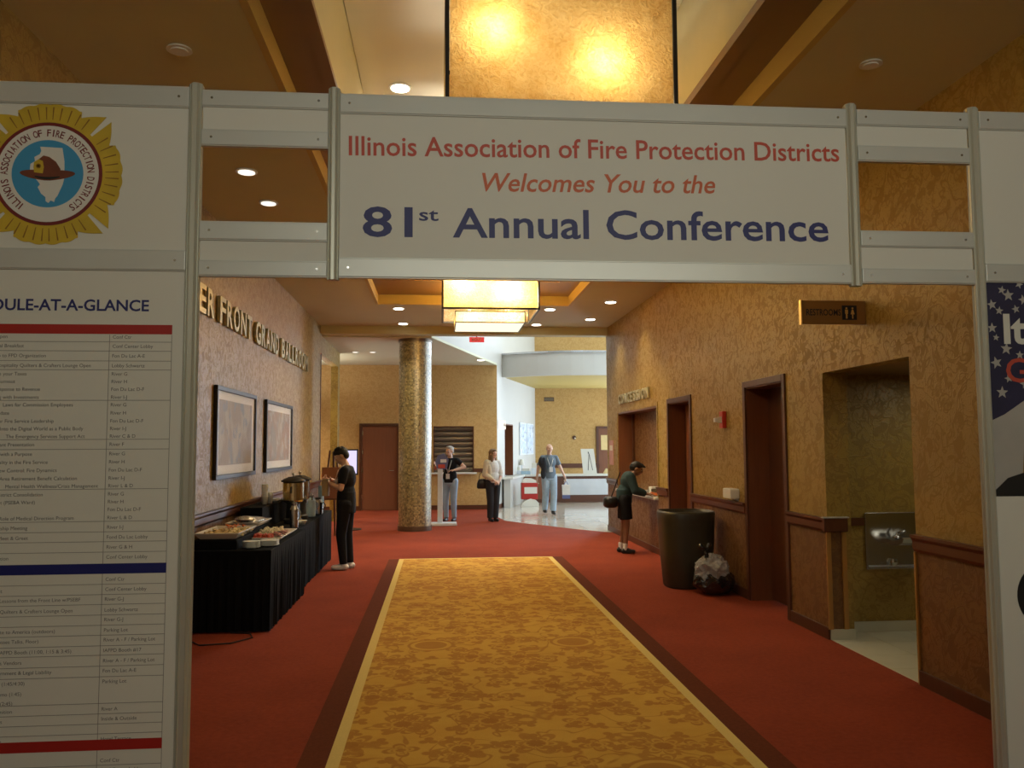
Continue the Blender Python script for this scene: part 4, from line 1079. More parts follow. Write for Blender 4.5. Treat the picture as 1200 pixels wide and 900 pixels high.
# 2. man at the kiosk behind the column
J = dict(head=V(0, -.03, 1.635), er=V(-.30, -.14, 1.24), wr=V(-.22, -.34, 1.34), el=V(.34, .06, 1.26), wl=V(.17, -.16, 1.20), kl=V(.10, -.03, .50))
t, mt, P = figure('grey-haired person in black t-shirt and pale jeans behind the slim white kiosk', .24, 19.3, -.35, 1.70, J, None)
_, R = build_body(t, mt, P, 'skin_light', hands=(('l', (-.8, -.5, -.1), (0, 0, -1), .5), ('r', (-.1, -1, .3), (1, 0, 0), .3)), yaw=-.35)
hair(t, mt, R, 'hair_grey', SHORT)
shirt(t, mt, P, 'cloth_black', sleeve=.55, hem=.90); trousers(t, mt, P, 'denim_light'); shoes(t, mt, P, 'shoe_black')
strap(t, mt, [(-.06, 0, 1.49), (-.07, -.12, 1.38), (0, -.148, 1.12), (.07, -.12, 1.38), (.06, 0, 1.49)], 'lanyard_white'); badge(t, mt, (0, -.155, 1.05))

# 3. standing woman
J = dict(shoulders=.148, er=V(-.22, -.02, 1.13), wr=V(-.07, -.22, 1.00), el=V(.22, -.02, 1.13), wl=V(.08, -.20, .97), al=V(.07, .02, .085), ar=V(-.07, .02, .085), kl=V(.075, -.01, .5), kr=V(-.075, -.01, .5))
t, mt, P = figure('long-haired person in white top and black trousers standing with hands clasped', 1.21, 19.1, .35, 1.63, J, None, True)
_, R = build_body(t, mt, P, 'skin_light', hands=(('l', (-.9, -.3, -.3), (0, .6, -.6), .7), ('r', (.9, -.3, -.4), (0, .6, -.6), .7)), fem=True, yaw=.5)
hair(t, mt, R, 'hair_brown', [((0, .025, .035), (.09, .10, .092)), ((0, .07, -.09), (.085, .05, .15)), ((.062, -.01, -.11), (.028, .04, .12)), ((-.062, -.01, -.11), (.028, .04, .12)), ((0, -.04, .085), (.06, .05, .03))], label='long light brown hair')
shirt(t, mt, P, 'cloth_white', sleeve=1.3, hem=.93, fem=True)
b = bmesh.new(); cap(b, P['sr'], P['er'], .086, .070); cap(b, P['er'], P['wr']+V(-.02, .03, .02), .068, .052, flat1=True); ell(b, (-.115, .02, 1.22), (.085, .145, .22)); skin_obj('cardigan', b, .010, 'cloth_cream', t, mt, 'cream cardigan side', 3)
trousers(t, mt, P, 'cloth_charcoal', fem=True, loose=.012); shoes(t, mt, P, 'shoe_black')
hb = thing('handbag', 'black handbag hanging at the side of the long-haired person', 'bag', (.985, 19.08, .8))
b = bmesh.new(); lathe(b, (.965, 19.08, .74), [(.10, 0), (.125, .03), (.12, .12), (.09, .20), (.05, .22)], 16, 1, .45); obj('body', b, 'leather_black', hb, smooth=True)
b = bmesh.new()
for q in range(10):
    a, c = PI*q/10, PI*(q+1)/10
    cap(b, (.965+.07*math.cos(a), 19.08, .95+.16*math.sin(a)), (.965+.07*math.cos(c), 19.08, .95+.16*math.sin(c)), .008, seg=6)
obj('strap', b, 'leather_black', hb, smooth=True)

# 4. walking man
J = dict(head=V(0, -.04, 1.635), er=V(-.27, .08, 1.14), wr=V(-.31, .03, .90), el=V(.29, .0, 1.15), wl=V(.38, -.10, .92),
         kl=V(.09, -.10, .52), al=V(.06, -.14, .10), kr=V(-.09, .02, .49), ar=V(-.08, .20, .12), fl=V(0, -1, 0), fr=V(0, -1, 0))
t, mt, P = figure('balding person in blue-grey polo and pale jeans walking towards the camera', 2.72, 20.8, .10, 1.74, J, None)
_, R = build_body(t, mt, P, 'skin_light', hands=(('l', (.1, -.2, -1), (-1, 0, 0), .8), ('r', (0, -.1, -1), (1, 0, 0), .8)), belly=.03)
hair(t, mt, R, 'hair_grey', [((0, .055, .0), (.080, .062, .065))], label='thin grey hair')
shirt(t, mt, P, 'cloth_bluegrey', sleeve=.7, belly=.03, hem=.90); trousers(t, mt, P, 'denim_pale', loose=.012); shoes(t, mt, P, 'shoe_black')
strap(t, mt, [(-.06, 0, 1.49), (-.07, -.13, 1.38), (0, -.185, 1.16), (.07, -.13, 1.38), (.06, 0, 1.49)], 'lanyard_white'); badge(t, mt, (0, -.195, 1.12))
jk = thing('jacket', 'dark folded jacket hanging over the walking person on his right side', 'jacket', (2.45, 20.72, .9))
b = bmesh.new(); ell(b, (2.56, 20.60, 1.20), (.075, .05, .22)); ell(b, (2.50, 20.66, 1.30), (.07, .10, .13)); ell(b, (2.545, 20.60, 1.02), (.07, .04, .14)); me = remeshed(b, .012, 3)
me.materials.clear(); me.materials.append(M['cloth_charcoal']); o = bpy.data.objects.new('cloth', me); C.objects.link(o); o.parent = jk; o.matrix_parent_inverse = Matrix.Translation(-base_of(jk))
tb = thing('tote_bag', 'white and blue tote bag hanging from the walking person\'s hand', 'bag', (3.13, 20.65, .4))
b = bmesh.new(); prism(b, [(-.09, 0), (.09, 0), (.10, .34), (-.10, .34)], lambda u, v, w: (3.11+u, 20.58+w, .40+v), .07); obj('body', b, 'cloth_white', tb)
b = bmesh.new(); prism(b, [(-.092, 0), (.092, 0), (.094, .09), (-.094, .09)], lambda u, v, w: (3.11+u, 20.575+w, .40+v), .08); obj('base_panel', b, 'print_blue', tb, label='blue bottom panel')
b = bmesh.new(); cap(b, (3.06, 20.61, .74), (3.10, 20.62, .82), .008, seg=6); cap(b, (3.16, 20.61, .74), (3.12, 20.62, .82), .008, seg=6); obj('handle', b, 'print_blue', tb)

# 5. person leaning at the serving hatch
J = dict(head=V(0, -.23, 1.45), neck=V(0, -.15, 1.36), chest=V(0, -.08, 1.22), waist=V(0, -.02, 1.06), sl=V(.16, -.10, 1.32), sr=V(-.16, -.10, 1.32),
         el=V(.22, -.20, 1.08), wl=V(.15, -.38, 1.02), er=V(-.22, -.18, 1.08), wr=V(-.13, -.38, 1.02), kl=V(.09, .0, .50), kr=V(-.09, -.03, .50), al=V(.09, .06, .085), ar=V(-.09, .0, .085))
t, mt, P = figure('dark-haired person in dark jacket and black shorts leaning at the serving hatch', 2.93, 13.25, PI/2-.15, 1.60, J, None, True)
_, R = build_body(t, mt, P, 'skin_brown', hands=(('l', (-.2, -1, -.1), (0, 0, -1), .3), ('r', (.2, -1, -.1), (0, 0, -1), .3)), fem=True, pitch=.45)
hair(t, mt, R, 'hair_black', SHORT + [((0, .09, .01), (.06, .05, .08)), ((0, -.07, .085), (.07, .06, .022))], label='short black hair')
shirt(t, mt, P, 'cloth_teal', 'jacket', sleeve=1.85, hem=.86, grow=.026, fem=True, vox=.011)
trousers(t, mt, P, 'cloth_black', 'shorts', length=.40, grow=.02, fem=True, loose=.015); shoes(t, mt, P, 'shoe_black')
for s in 'lr':
    b = bmesh.new(); a = P['a'+s]; cap(b, a+V(0, 0, .09), a+V(0, 0, -.02), .046, .044, flat0=True); skin_obj('sock', b, .009, 'shoe_white', t, mt, 'white sock')
sb2 = thing('shoulder_bag', 'dark bag hanging behind the person at the serving hatch', 'bag', (2.70, 13.25, .75))
b = bmesh.new(); lathe(b, (2.70, 13.20, .72), [(.08, 0), (.11, .03), (.11, .14), (.08, .17)], 16, 1, 1.1, 3); obj('body', b, 'leather_black', sb2, smooth=True)
b = bmesh.new(); cap(b, (2.70, 13.15, .88), (2.84, 13.12, 1.27), .010, seg=6); obj('strap', b, 'leather_black', sb2)

ORD = ['lowest', 'second lowest', 'third from the bottom', 'fourth from the bottom', 'fifth from the bottom', 'sixth from the bottom', 'seventh from the bottom', 'eighth from the bottom', 'ninth from the bottom', 'tenth from the bottom',
       'eleventh from the bottom', 'twelfth from the bottom', 'thirteenth from the bottom']
def nth(i, n): return 'topmost' if i == n-1 else ORD[i]
# ================================================================== REFRESHMENT TABLE
M['tablecloth'] = plain('black_tablecloth', (.005, .005, .0055), .9, var=.2, spec=.12)
TZ = .75
def cloth_table(x0, x1, y0, y1, label, folds=True):
    t = thing('cloth_table', label, 'table', ((x0+x1)/2, (y0+y1)/2, 0), 'black-clothed refreshment tables')
    bm = bmesh.new()
    # draped cloth: top edge straight, hem gently pleated
    per = []
    def side(p, q, n):
        for i in range(n): per.append((p[0]+(q[0]-p[0])*i/n, p[1]+(q[1]-p[1])*i/n, (q[1]-p[1], -(q[0]-p[0]))))
    side((x0, y0), (x1, y0), 30); side((x1, y0), (x1, y1), 60); side((x1, y1), (x0, y1), 30); side((x0, y1), (x0, y0), 60)
    rings = []
    for z, amp, off in ((.012, .012, .004), (.30, .010, .002), (.60, .005, 0), (.70, .001, 0), (TZ-.006, 0, 0), (TZ, 0, -.008)):
        ring = []
        for i, (px_, py_, nn) in enumerate(per):
            L = math.hypot(*nn) or 1; k = amp*math.sin(i*1.9)+amp*.5*math.sin(i*.8+1)+off-.015*(1-z/TZ)*1.0
            sgn = 1
            ring.append(bm.verts.new((px_+nn[0]/L*k*sgn, py_+nn[1]/L*k*sgn, z)))
        rings.append(ring)
    n = len(per)
    for A, B in zip(rings, rings[1:]):
        for i in range(n): bm.faces.new((A[i], A[(i+1) % n], B[(i+1) % n], B[i]))
    bm.faces.new(rings[-1])
    obj('tablecloth', bm, 'tablecloth', t, smooth=False)
    for xx in (x0+.06, x1-.06):
        for yy in (y0+.15, y1-.15):
            bm = bmesh.new(); tube(bm, (xx, yy, 0), (xx, yy, TZ-.02), .014, seg=8); obj('leg', bm, 'chrome', t)
    return t
cloth_table(-2.28, -1.55, 8.02, 9.98, 'nearer black-clothed table carrying trays of food')
cloth_table(-2.28, -1.62, 10.02, 12.95, 'farther black-clothed table carrying the coffee urns')
def riser(x0, x1, y0, y1, z0, z1, label):
    t = bx('riser_box', (x0, x1, y0, y1, z0, z1), 'tablecloth', None, bevel=.008); return tag(t, label, 'riser', 'black-draped display risers')
riser(-2.27, -1.88, 8.10, 8.95, TZ+.001, TZ+.09, 'black riser holding up the cracker tray')
riser(-2.27, -2.02, 9.9, 11.5, TZ+.001, TZ+.26, 'tall black riser holding the paper cups')
riser(-2.27, -1.92, 9.0, 9.85, TZ+.001, TZ+.11, 'black riser holding the foil-wrapped tray')
M['tray'] = plain('white_tray', (.62, .55, .45), .35, var=.05)
M['foil'] = plain('crumpled_foil', (.75, .75, .75), .22, .9, var=.1, scale=30, bmp=.6)
M['porcelain'] = plain('white_porcelain', (.70, .70, .64), .3, var=.03)
M['cracker'] = plain('cracker', (.58, .40, .17), .8, var=.3, scale=40)
M['cheese'] = plain('pale_cheese', (.66, .52, .25), .6, var=.1)
M['carrot'] = plain('orange_carrot', (.70, .17, .02), .5, var=.15)
M['tomato'] = plain('red_tomato', (.42, .05, .02), .3, var=.2)
M['creamfood'] = plain('cream_vegetable', (.62, .54, .34), .7, var=.2, scale=30)
M['plum'] = plain('cured_meat', (.33, .14, .12), .5, var=.3, scale=30)
def tray(cx_, cy_, w, l, z, label, rim=.03):
    t = thing('serving_tray', label, 'tray', (cx_, cy_, z), 'trays of food')
    bm = bmesh.new(); A = [(-w/2+.04, -l/2+.04), (w/2-.04, -l/2+.04), (w/2-.04, l/2-.04), (-w/2+.04, l/2-.04)]
    prism(bm, [(cx_+u, cy_+v) for u, v in A], lambda u, v, q: (u, v, z+q), .006); obj('base', bm, 'tray', t)
    bm = bmesh.new(); B = [(-w/2, -l/2), (w/2, -l/2), (w/2, l/2), (-w/2, l/2)]
    lo_ = [bm.verts.new((cx_+u, cy_+v, z+.004)) for u, v in A]; hi = [bm.verts.new((cx_+u, cy_+v, z+rim+.006)) for u, v in B]
    l2 = [bm.verts.new((cx_+u, cy_+v, z-.002)) for u, v in A]; h2 = [bm.verts.new((cx_+u*1.01, cy_+v*1.01, z+rim)) for u, v in B]
    for i in range(4):
        j = (i+1) % 4; bm.faces.new((lo_[i], lo_[j], hi[j], hi[i])); bm.faces.new((l2[j], l2[i], h2[i], h2[j])); bm.faces.new((hi[i], hi[j], h2[j], h2[i])); bm.faces.new((l2[i], l2[j], lo_[j], lo_[i]))
    obj('rim', bm, 'tray', t)
    return t
def scatter(name, mesh_bm, mat, n, cx_, cy_, w, l, z, label, cat, group, layers=2, tilt=.5):
    """separate pieces of food in a grid with jitter, stacked in layers"""
    first = None; per = max(1, n//layers); nx = max(1, int(round(math.sqrt(per*w/l)))); ny = max(1, int(math.ceil(per/nx)))
    out = []
    for L in range(layers):
        for i in range(nx):
            for j in range(ny):
                x = cx_-w/2+(i+.5+rnd.uniform(-.25, .25))*w/nx; y = cy_-l/2+(j+.5+rnd.uniform(-.25, .25))*l/ny
                if first is None:
                    first = obj(name, mesh_bm, mat, None, smooth=True); o = first
                else:
                    o = first.copy(); C.objects.link(o)
                o.location = (x, y, z+L*.018+rnd.uniform(0, .006)); o.rotation_euler = (rnd.uniform(-tilt, tilt), rnd.uniform(-tilt, tilt), rnd.uniform(0, 6.28))
                tag(o, label, cat, group); out.append(o)
    return out
tray(-2.07, 8.50, .40, .78, TZ+.095, 'wide pale tray of crackers and cheese at the near end of the table', .05)
b = bmesh.new(); lathe(b, (0, 0, 0), [(.024, -.003), (.026, 0), (.024, .003)], 10)
scatter('cracker', b, 'cracker', 60, -2.12, 8.42, .24, .50, TZ+.112, 'small round cracker piled on the wide pale tray', 'cracker', 'crackers on the near tray', 2, .7)
b = bmesh.new(); box(b, -.035, .035, -.03, .03, -.004, .004, .001)
scatter('cheese_slice', b, 'cheese', 26, -1.95, 8.50, .13, .50, TZ+.115, 'pale cheese slice laid along the wide pale tray', 'cheese', 'cheese slices on the near tray', 2, .5)
b = bmesh.new(); cap(b, (0, -.03, 0), (0, .03, 0), .010, .007, seg=8)
scatter('carrot_stick', b, 'carrot', 14, -2.08, 8.92, .18, .09, TZ+.125, 'orange carrot stick at the back of the near tray', 'carrot', 'carrot sticks on the near tray', 2, .4)
t = tray(-2.06, 9.42, .36, .62, TZ+.115, 'tray wrapped in shining foil behind the cracker tray', .035)
def crumple(c, r, mat, name, amp=.25, parent=None, sub=4, fr=9):
    b = bmesh.new(); bmesh.ops.create_icosphere(b, subdivisions=sub, radius=1)
    for v in b.verts:
        d = v.co.normalized(); p = Vector((d.x*r[0], d.y*r[1], d.z*r[2]))
        n_ = mnoise.ridged_multi_fractal(p*fr+Vector(c), 1.0, 2.2, 4, 1.0, 2.0)*.5-.6
        v.co = p*(1+amp*n_)+Vector(c)
        if v.co.z < c[2]-r[2]*.85: v.co.z = c[2]-r[2]*.85
    return obj(name, b, mat, parent)
crumple((-2.06, 9.42, TZ+.16), (.16, .30, .035), 'foil', 'foil_cover', .3, t)
fp = tag(crumple((-2.03, 9.08, TZ+.20), (.10, .085, .035), 'foil', 'foil_parcel', .25), 'crumpled foil parcel between the two trays on the risers', 'foil')
tray(-1.76, 9.20, .34, .95, TZ+.004, 'tray of fruit and cut vegetables near the table edge', .03)
b = bmesh.new(); ell(b, (0, 0, 0), (.018, .018, .017), seg=10, rings=6)
scatter('cherry_tomato', b, 'tomato', 26, -1.80, 8.86, .20, .16, TZ+.032, 'cherry tomato at the near end of the vegetable tray', 'tomato', 'tomatoes on the vegetable tray', 2)
b = bmesh.new()
for q in range(6): ell(b, (rnd.uniform(-.014, .014), rnd.uniform(-.014, .014), .008+rnd.uniform(-.004, .008)), (.012, .012, .010), seg=8, rings=6)
tube(b, (0, 0, -.018), (0, 0, .004), .007, seg=8)
scatter('cauliflower_floret', b, 'creamfood', 44, -1.80, 9.36, .22, .46, TZ+.036, 'cream cauliflower floret heaped on the vegetable tray', 'vegetable', 'florets on the vegetable tray', 2)
b = bmesh.new(); lathe(b, (0, 0, 0), [(.026, -.002), (.028, 0), (.02, .004)], 10)
scatter('meat_slice', b, 'plum', 20, -1.68, 9.14, .11, .42, TZ+.032, 'pink-brown slice of meat along the front of the vegetable tray', 'meat', 'meat slices on the vegetable tray', 2, .4)
# stacks of plates
def plate_proto(r, square):
    b = bmesh.new(); lathe(b, (0, 0, 0), [(r*.55, 0), (r*.62, .003), (r, .012), (r, .015), (r*.6, .006)], 28, power=2.0 if not square else 4.5); return b
def plate_stack(cx_, cy_, n, r, square, label, group):
    first = obj('plate', plate_proto(r, square), 'porcelain', None, smooth=True)
    for i in range(n):
        o = first if i == 0 else first.copy()
        if i: C.objects.link(o)
        o.location = (cx_+rnd.uniform(-.002, .002), cy_+rnd.uniform(-.002, .002), TZ+.001+i*.0085)
        tag(o, label + ', ' + nth(i, n), 'plate', group)
plate_stack(-1.77, 8.20, 7, .082, False, 'round white plate in the left stack at the near table edge', 'left stack of round plates')
plate_stack(-1.635, 8.36, 6, .088, True, 'squarish white plate in the right stack at the near table edge', 'right stack of squarish plates')
# paper cups
b = bmesh.new(); lathe(b, (0, 0, 0), [(.028, 0), (.040, .092), (.043, .095), (.041, .098), (.036, .094)], 20); cupm = b
first = obj('paper_cup', b, 'porcelain', None, smooth=True)
k0 = 0
for (cx_, cy_, n, up_, lab, g) in ((-2.10, 10.42, 9, .018, 'white paper cup in the tall stack on the riser', 'tall stack of cups'), (-2.10, 10.72, 3, .014, 'white paper cup in the short stack beside the tall one', 'short stack of cups'), (-2.07, 10.57, 3, .014, 'white paper cup in the front short stack on the riser', 'front short stack of cups')):
    for i in range(n):
        o = first if k0 == 0 else first.copy()
        if k0: C.objects.link(o)
        k0 += 1
        o.location = (cx_, cy_, TZ+.262+i*up_); tag(o, lab + ', ' + nth(i, n), 'cup', g)
# coffee urns
def urn(x, y, body_mat, label):
    z = TZ+.002
    t = thing('coffee_urn', label, 'coffee urn', (x, y, z), 'coffee urns')
    bm = bmesh.new(); lathe(bm, (x, y, z), [(.105, 0), (.115, .01), (.115, .05), (.085, .07), (.08, .24), (.115, .27)], 24); obj('base', bm, 'black', t, smooth=False)
    bm = bmesh.new(); lathe(bm, (x, y, z), [(.12, .27), (.128, .29), (.128, .50), (.12, .515)], 28); obj('tank', bm, body_mat, t, smooth=False)
    bm = bmesh.new(); lathe(bm, (x, y, z), [(.150, .515), (.150, .53), (.12, .55), (.06, .575), (.02, .58)], 28); obj('lid', bm, 'black', t)
    bm = bmesh.new(); tube(bm, (x, y, z+.575), (x, y, z+.60), .010); ell(bm, (x, y, z+.612), (.02, .02, .016)); obj('knob', bm, 'chrome', t, smooth=True)
    bm = bmesh.new(); tube(bm, (x+.08, y, z+.30), (x+.175, y, z+.30), .013); tube(bm, (x+.165, y, z+.30), (x+.165, y, z+.25), .010); tube(bm, (x+.150, y, z+.31), (x+.150, y, z+.35), .008); obj('tap', bm, 'chrome', t, smooth=False)
    for s in (-1, 1):
        bm = bmesh.new(); tube(bm, (x, y+s*.12, z+.42), (x, y+s*.165, z+.42), .010); tube(bm, (x, y+s*.165, z+.38), (x, y+s*.165, z+.46), .012); obj('handle', bm, 'black', t)
    return t
M['goldsteel'] = plain('warm_steel', (.62, .55, .36), .2, .95, var=.05)
urn(-1.82, 10.75, 'goldsteel', 'nearer coffee urn with a warm steel tank and black base')
urn(-1.83, 11.30, 'chrome', 'farther coffee urn with a bright steel tank')
# creamer flask, carafes, bottle, sugar
def flask(x, y, r, h, mat, lab, name='thermal_flask', cat='flask', lid='black', grp=None):
    z = TZ+.002; t = thing(name, lab, cat, (x, y, z), grp)
    bm = bmesh.new(); lathe(bm, (x, y, z), [(r*.9, 0), (r, .01), (r, h*.72), (r*.62, h*.88)], 24); obj('body', bm, mat, t)
    bm = bmesh.new(); lathe(bm, (x, y, z), [(r*.62, h*.88), (r*.66, h*.9), (r*.66, h*.98), (r*.4, h)], 24); obj('cap', bm, lid, t)
    bm = bmesh.new()
    for q in range(6):
        a, c = PI*q/6, PI*(q+1)/6; tube(bm, (x+r*.9+r*.7*math.sin(a), y, z+h*.5-h*.2*math.cos(a)), (x+r*.9+r*.7*math.sin(c), y, z+h*.5-h*.2*math.cos(c)), .007, seg=8)
    obj('handle', bm, lid, t); return t
flask(-1.70, 10.12, .048, .30, 'chrome', 'tall steel flask standing before the black urn base', lid='chrome')
flask(-1.72, 11.75, .06, .30, 'glassy', 'clear glass pitcher beyond the urns', 'glass_pitcher', 'pitcher', 'chrome') if False else None
m, nt, b = new_mat('clear_bluish_plastic', (.45, .62, .72), .12, 0, .5); b.inputs['Alpha'].default_value = .75; M['glassy'] = m
M['bluecup'] = plain('blue_white_cup', (.38, .55, .68), .5, var=.2, scale=30)
flask(-1.76, 11.75, .075, .30, 'glassy', 'clear bluish water dispenser beyond the two urns', 'water_pitcher', 'pitcher', 'chrome')
flask(-1.70, 12.08, .065, .24, 'chrome', 'short steel jug near the far table end', 'steel_jug', 'jug')
first = None
for i in range(14):
    if first is None:
        b = bmesh.new(); lathe(b, (0, 0, 0), [(.030, 0), (.042, .10), (.044, .103), (.038, .1)], 18); first = obj('blue_cup', b, 'bluecup', None); o = first
    else: o = first.copy(); C.objects.link(o)
    o.location = (-1.70, 11.86+.5, TZ+.002+i*.022); tag(o, 'light blue cup in the tall stack at the far table end, ' + nth(i, 14), 'cup', 'blue cups')
for i, (x, y) in enumerate(((-1.72, 10.45), (-1.68, 10.60))):
    t = thing('sugar_bowl', ('small pale bowl right of the steel flask', 'second small pale bowl, farther along the table edge')[i], 'bowl', (x, y, TZ), 'small bowls')
    b = bmesh.new(); lathe(b, (x, y, TZ+.001), [(.03, 0), (.055, .045), (.058, .05), (.052, .05), (.03, .012)], 20); obj('bowl', b, 'porcelain', t, smooth=True)
    b = bmesh.new(); ell(b, (x, y, TZ+.040), (.046, .046, .014), seg=12, rings=6); obj('sugar_packets', b, 'creamfood', t)
t = thing('creamer_caddy', 'pale creamer tray on the riser behind the steel flask', 'caddy', (-2.15, 11.2, TZ+.26))
boxes('caddy_base', [(-2.22, -2.08, 11.05, 11.35, TZ+.261, TZ+.285)], 'porcelain', t, bevel=.004)
bx('caddy_back', (-2.23, -2.21, 11.05, 11.35, TZ+.285, TZ+.33), 'porcelain', t)
# cable on the carpet below the table
bm = bmesh.new(); pp = [(-2.2, 7.75), (-2.05, 7.55), (-1.8, 7.60), (-1.66, 7.80), (-1.72, 7.98), (-1.9, 8.02)]
for p, q in zip(pp, pp[1:]): cap(bm, (p[0], p[1], .007), (q[0], q[1], .007), .006, seg=6)
tag(obj('power_cable', bm, 'black'), 'thin black cable looped on the carpet before the table', 'cable')
# easel with folded board by the left wall opening, and lit screen
es = thing('wooden_easel', 'brown wooden easel leaning board by the end of the left wall', 'easel', (-2.0, 16.0, 0))
for nm, p, q in (('leg', (-2.20, 15.8, 0), (-2.05, 16.05, 1.62)), ('leg', (-1.78, 15.8, 0), (-1.93, 16.05, 1.62)), ('leg', (-1.99, 16.45, 0), (-1.99, 16.08, 1.60))):
    b = bmesh.new(); cap(b, p, q, .018, seg=8); obj(nm, b, 'darkwood', es)
bx('ledge', (-2.22, -1.76, 15.84, 15.90, .72, .75), 'darkwood', es)
b = bmesh.new(); prism(b, [(-2.18, .75), (-1.80, .75), (-1.80, 1.32), (-2.18, 1.32)], lambda u, v, w: (u, 15.86+(v-.75)*.16+w, v), .02); obj('board', b, 'doorwood', es, label='dull brown board')
M['screen'] = emit('bright_screen', (.78, .70, 1.0), 1.1)
sc_ = thing('display_screen', 'glowing pale violet screen on a stand behind the person in black', 'screen', (-1.75, 17.6, 0))
bx('screen_face', (-1.93, -1.70, 17.58, 17.585, 1.15, 1.62), 'screen', sc_)
bx('bezel', (-1.96, -1.67, 17.585, 17.62, 1.12, 1.65), 'black', sc_)
b = bmesh.new(); tube(b, (-1.815, 17.64, .02), (-1.815, 17.64, 1.4), .025); obj('pole', b, 'frame_dark', sc_)
b = bmesh.new(); lathe(b, (-1.815, 17.64, 0), [(.22, 0), (.22, .015), (.04, .03)], 24); obj('base', b, 'frame_dark', sc_)

# ================================================================== RIGHT SIDE
M['bin'] = plain('dark_olive_bin', (.045, .038, .022), .45, .2, var=.2)
wb_ = thing('waste_bin', 'large dark tapering waste bin by the right wall', 'bin', (2.98, 10.1, 0))
bm = bmesh.new(); lathe(bm, (2.99, 10.10, 0), [(.262, 0), (.270, .02), (.308, .45), (.325, .80), (.330, .88), (.322, .905), (.305, .905), (.30, .86), (.26, .80)], 36, power=3.0); obj('body', bm, 'bin', wb_, smooth=True)
bm = bmesh.new(); lathe(bm, (2.99, 10.10, 0), [(.300, .80), (.296, .82)], 36, power=3.0); obj('liner', bm, 'black', wb_)
M['bagblack'] = plain('black_bin_liner', (.012, .012, .013), .22, 0, var=.2, spec=.8)
m, nt, b = new_mat('clear_bin_liner', (.62, .62, .60), .14, 0, 1.0); b.inputs['Alpha'].default_value = .5; M['bagclear'] = m
gb = thing('rubbish_bag', 'knotted rubbish bag slumped beside the dark bin', 'bag', (3.12, 9.50, 0))
crumple((3.13, 9.50, .15), (.24, .22, .16), 'bagblack', 'bag_body', .22, gb, 5, 6)
crumple((3.10, 9.47, .28), (.19, .18, .18), 'bagclear', 'clear_bag', .5, gb, 5, 7)
b = bmesh.new(); cap(b, (3.04, 9.44, .42), (3.01, 9.42, .50), .030, .014); cap(b, (3.01, 9.42, .50), (2.95, 9.40, .56), .014, .03); cap(b, (3.01, 9.42, .50), (3.05, 9.40, .57), .012, .025); obj('knot', b, 'bagblack', gb, smooth=True)
# things on the hatch ledge
LZ = .886
t = thing('snack_tray', 'flat tray of red and orange snacks on the hatch ledge', 'tray', (XR+.08, 13.15, LZ))
bx('tray_base', (XR-.05, XR+.22, 12.98, 13.45, LZ, LZ+.012), 'tray', t, bevel=.003)
b = bmesh.new(); box(b, -.035, .035, -.03, .03, -.012, .012, .004)
scatter('snack_pack', b, 'carrot', 12, XR+.08, 13.2, .22, .40, LZ+.026, 'small orange snack pack on the flat hatch tray', 'snack', 'snack packs', 2, .2)
t = thing('drink_cup', 'white cup beside the snack tray on the hatch ledge', 'cup', (XR, 13.62, LZ)); b = bmesh.new(); lathe(b, (XR, 13.62, LZ), [(.028, 0), (.04, .08), (.042, .083), (.036, .08)], 18); obj('body', b, 'porcelain', t); b = bmesh.new(); lathe(b, (XR, 13.62, LZ), [(.034, .07), (.034, .074)], 18); obj('drink', b, 'plum', t)
t = thing('napkin_holder', 'pale napkin block standing behind the cup on the hatch ledge', 'napkins', (XR+.2, 13.9, LZ)); bx('napkins', (XR+.12, XR+.26, 13.80, 14.0, LZ, LZ+.12), 'porcelain', t, bevel=.004); boxes('holder', [(XR+.11, XR+.27, 13.785, 13.80, LZ, LZ+.09), (XR+.11, XR+.27, 14.0, 14.015, LZ, LZ+.09)], 'shutter', t)

# ================================================================== KIOSK, ATRIUM
M['kioskwhite'] = plain('white_powder_coat', (.68, .74, .80), .35, var=.03)
ki = thing('slim_kiosk', 'slim white post kiosk with red and blue sign head beside the column', 'kiosk', (.05, 18.3, 0))
bx('base', (-.18, .37, 18.15, 18.50, 0, .06), 'kioskwhite', ki, bevel=.01)
bx('post', (-.04, .07, 18.27, 18.35, .06, 1.22), 'kioskwhite', ki, bevel=.008)
b = bmesh.new(); prism(b, [(-.06, 1.22), (.16, 1.20), (.20, 1.42), (.10, 1.55), (-.04, 1.50), (-.09, 1.36)], lambda u, v, w: (u, 18.27+w, v), .04); obj('sign_head', b, 'print_blue', ki, label='blue and red sign head')
bx('red_panel', (-.03, .12, 18.262, 18.27, 1.23, 1.31), 'print_red', ki); bx('white_panel', (.02, .15, 18.262, 18.27, 1.35, 1.42), 'kioskwhite', ki)
# reception counter
ct = thing('reception_counter', 'long reception counter with pale top and white stone front in the atrium', 'counter', (3.8, 25.2, 0))
M['marble'] = plain('white_stone_front', (.60, .63, .66), .3, var=.12, scale=3)
FY = 25.2; CT = .84
bx('plinth', (2.52, 5.2, FY, FY+.10, 0, .10), 'railwood', ct)
bx('front', (2.52, 3.55, FY-.0, FY+.08, .10, CT-.06), 'farwood', ct, label='brown front section')
bx('front', (3.55, 5.25, FY-.01, FY+.08, .10, CT-.06), 'railwood', ct)
bx('stone_panel', (3.75, 5.12, FY-.03, FY-.01, .22, CT-.14), 'marble', ct)
b = bmesh.new(); prism(b, [(1.72, 23.2), (2.02, 23.2), (2.48, 24.85), (2.55, 25.12), (5.35, 25.12), (5.35, 25.75), (2.50, 25.75)], lambda u, v, w: (u, v, CT-.055+w), .055); obj('worktop', b, 'porcelain', ct)
b = bmesh.new(); prism(b, [(1.78, 23.3), (1.96, 23.3), (2.42, 24.9), (2.50, 25.19), (2.36, 25.19)], lambda u, v, w: (u, v, w), CT-.06); obj('side_panel', b, 'white_wall', ct)
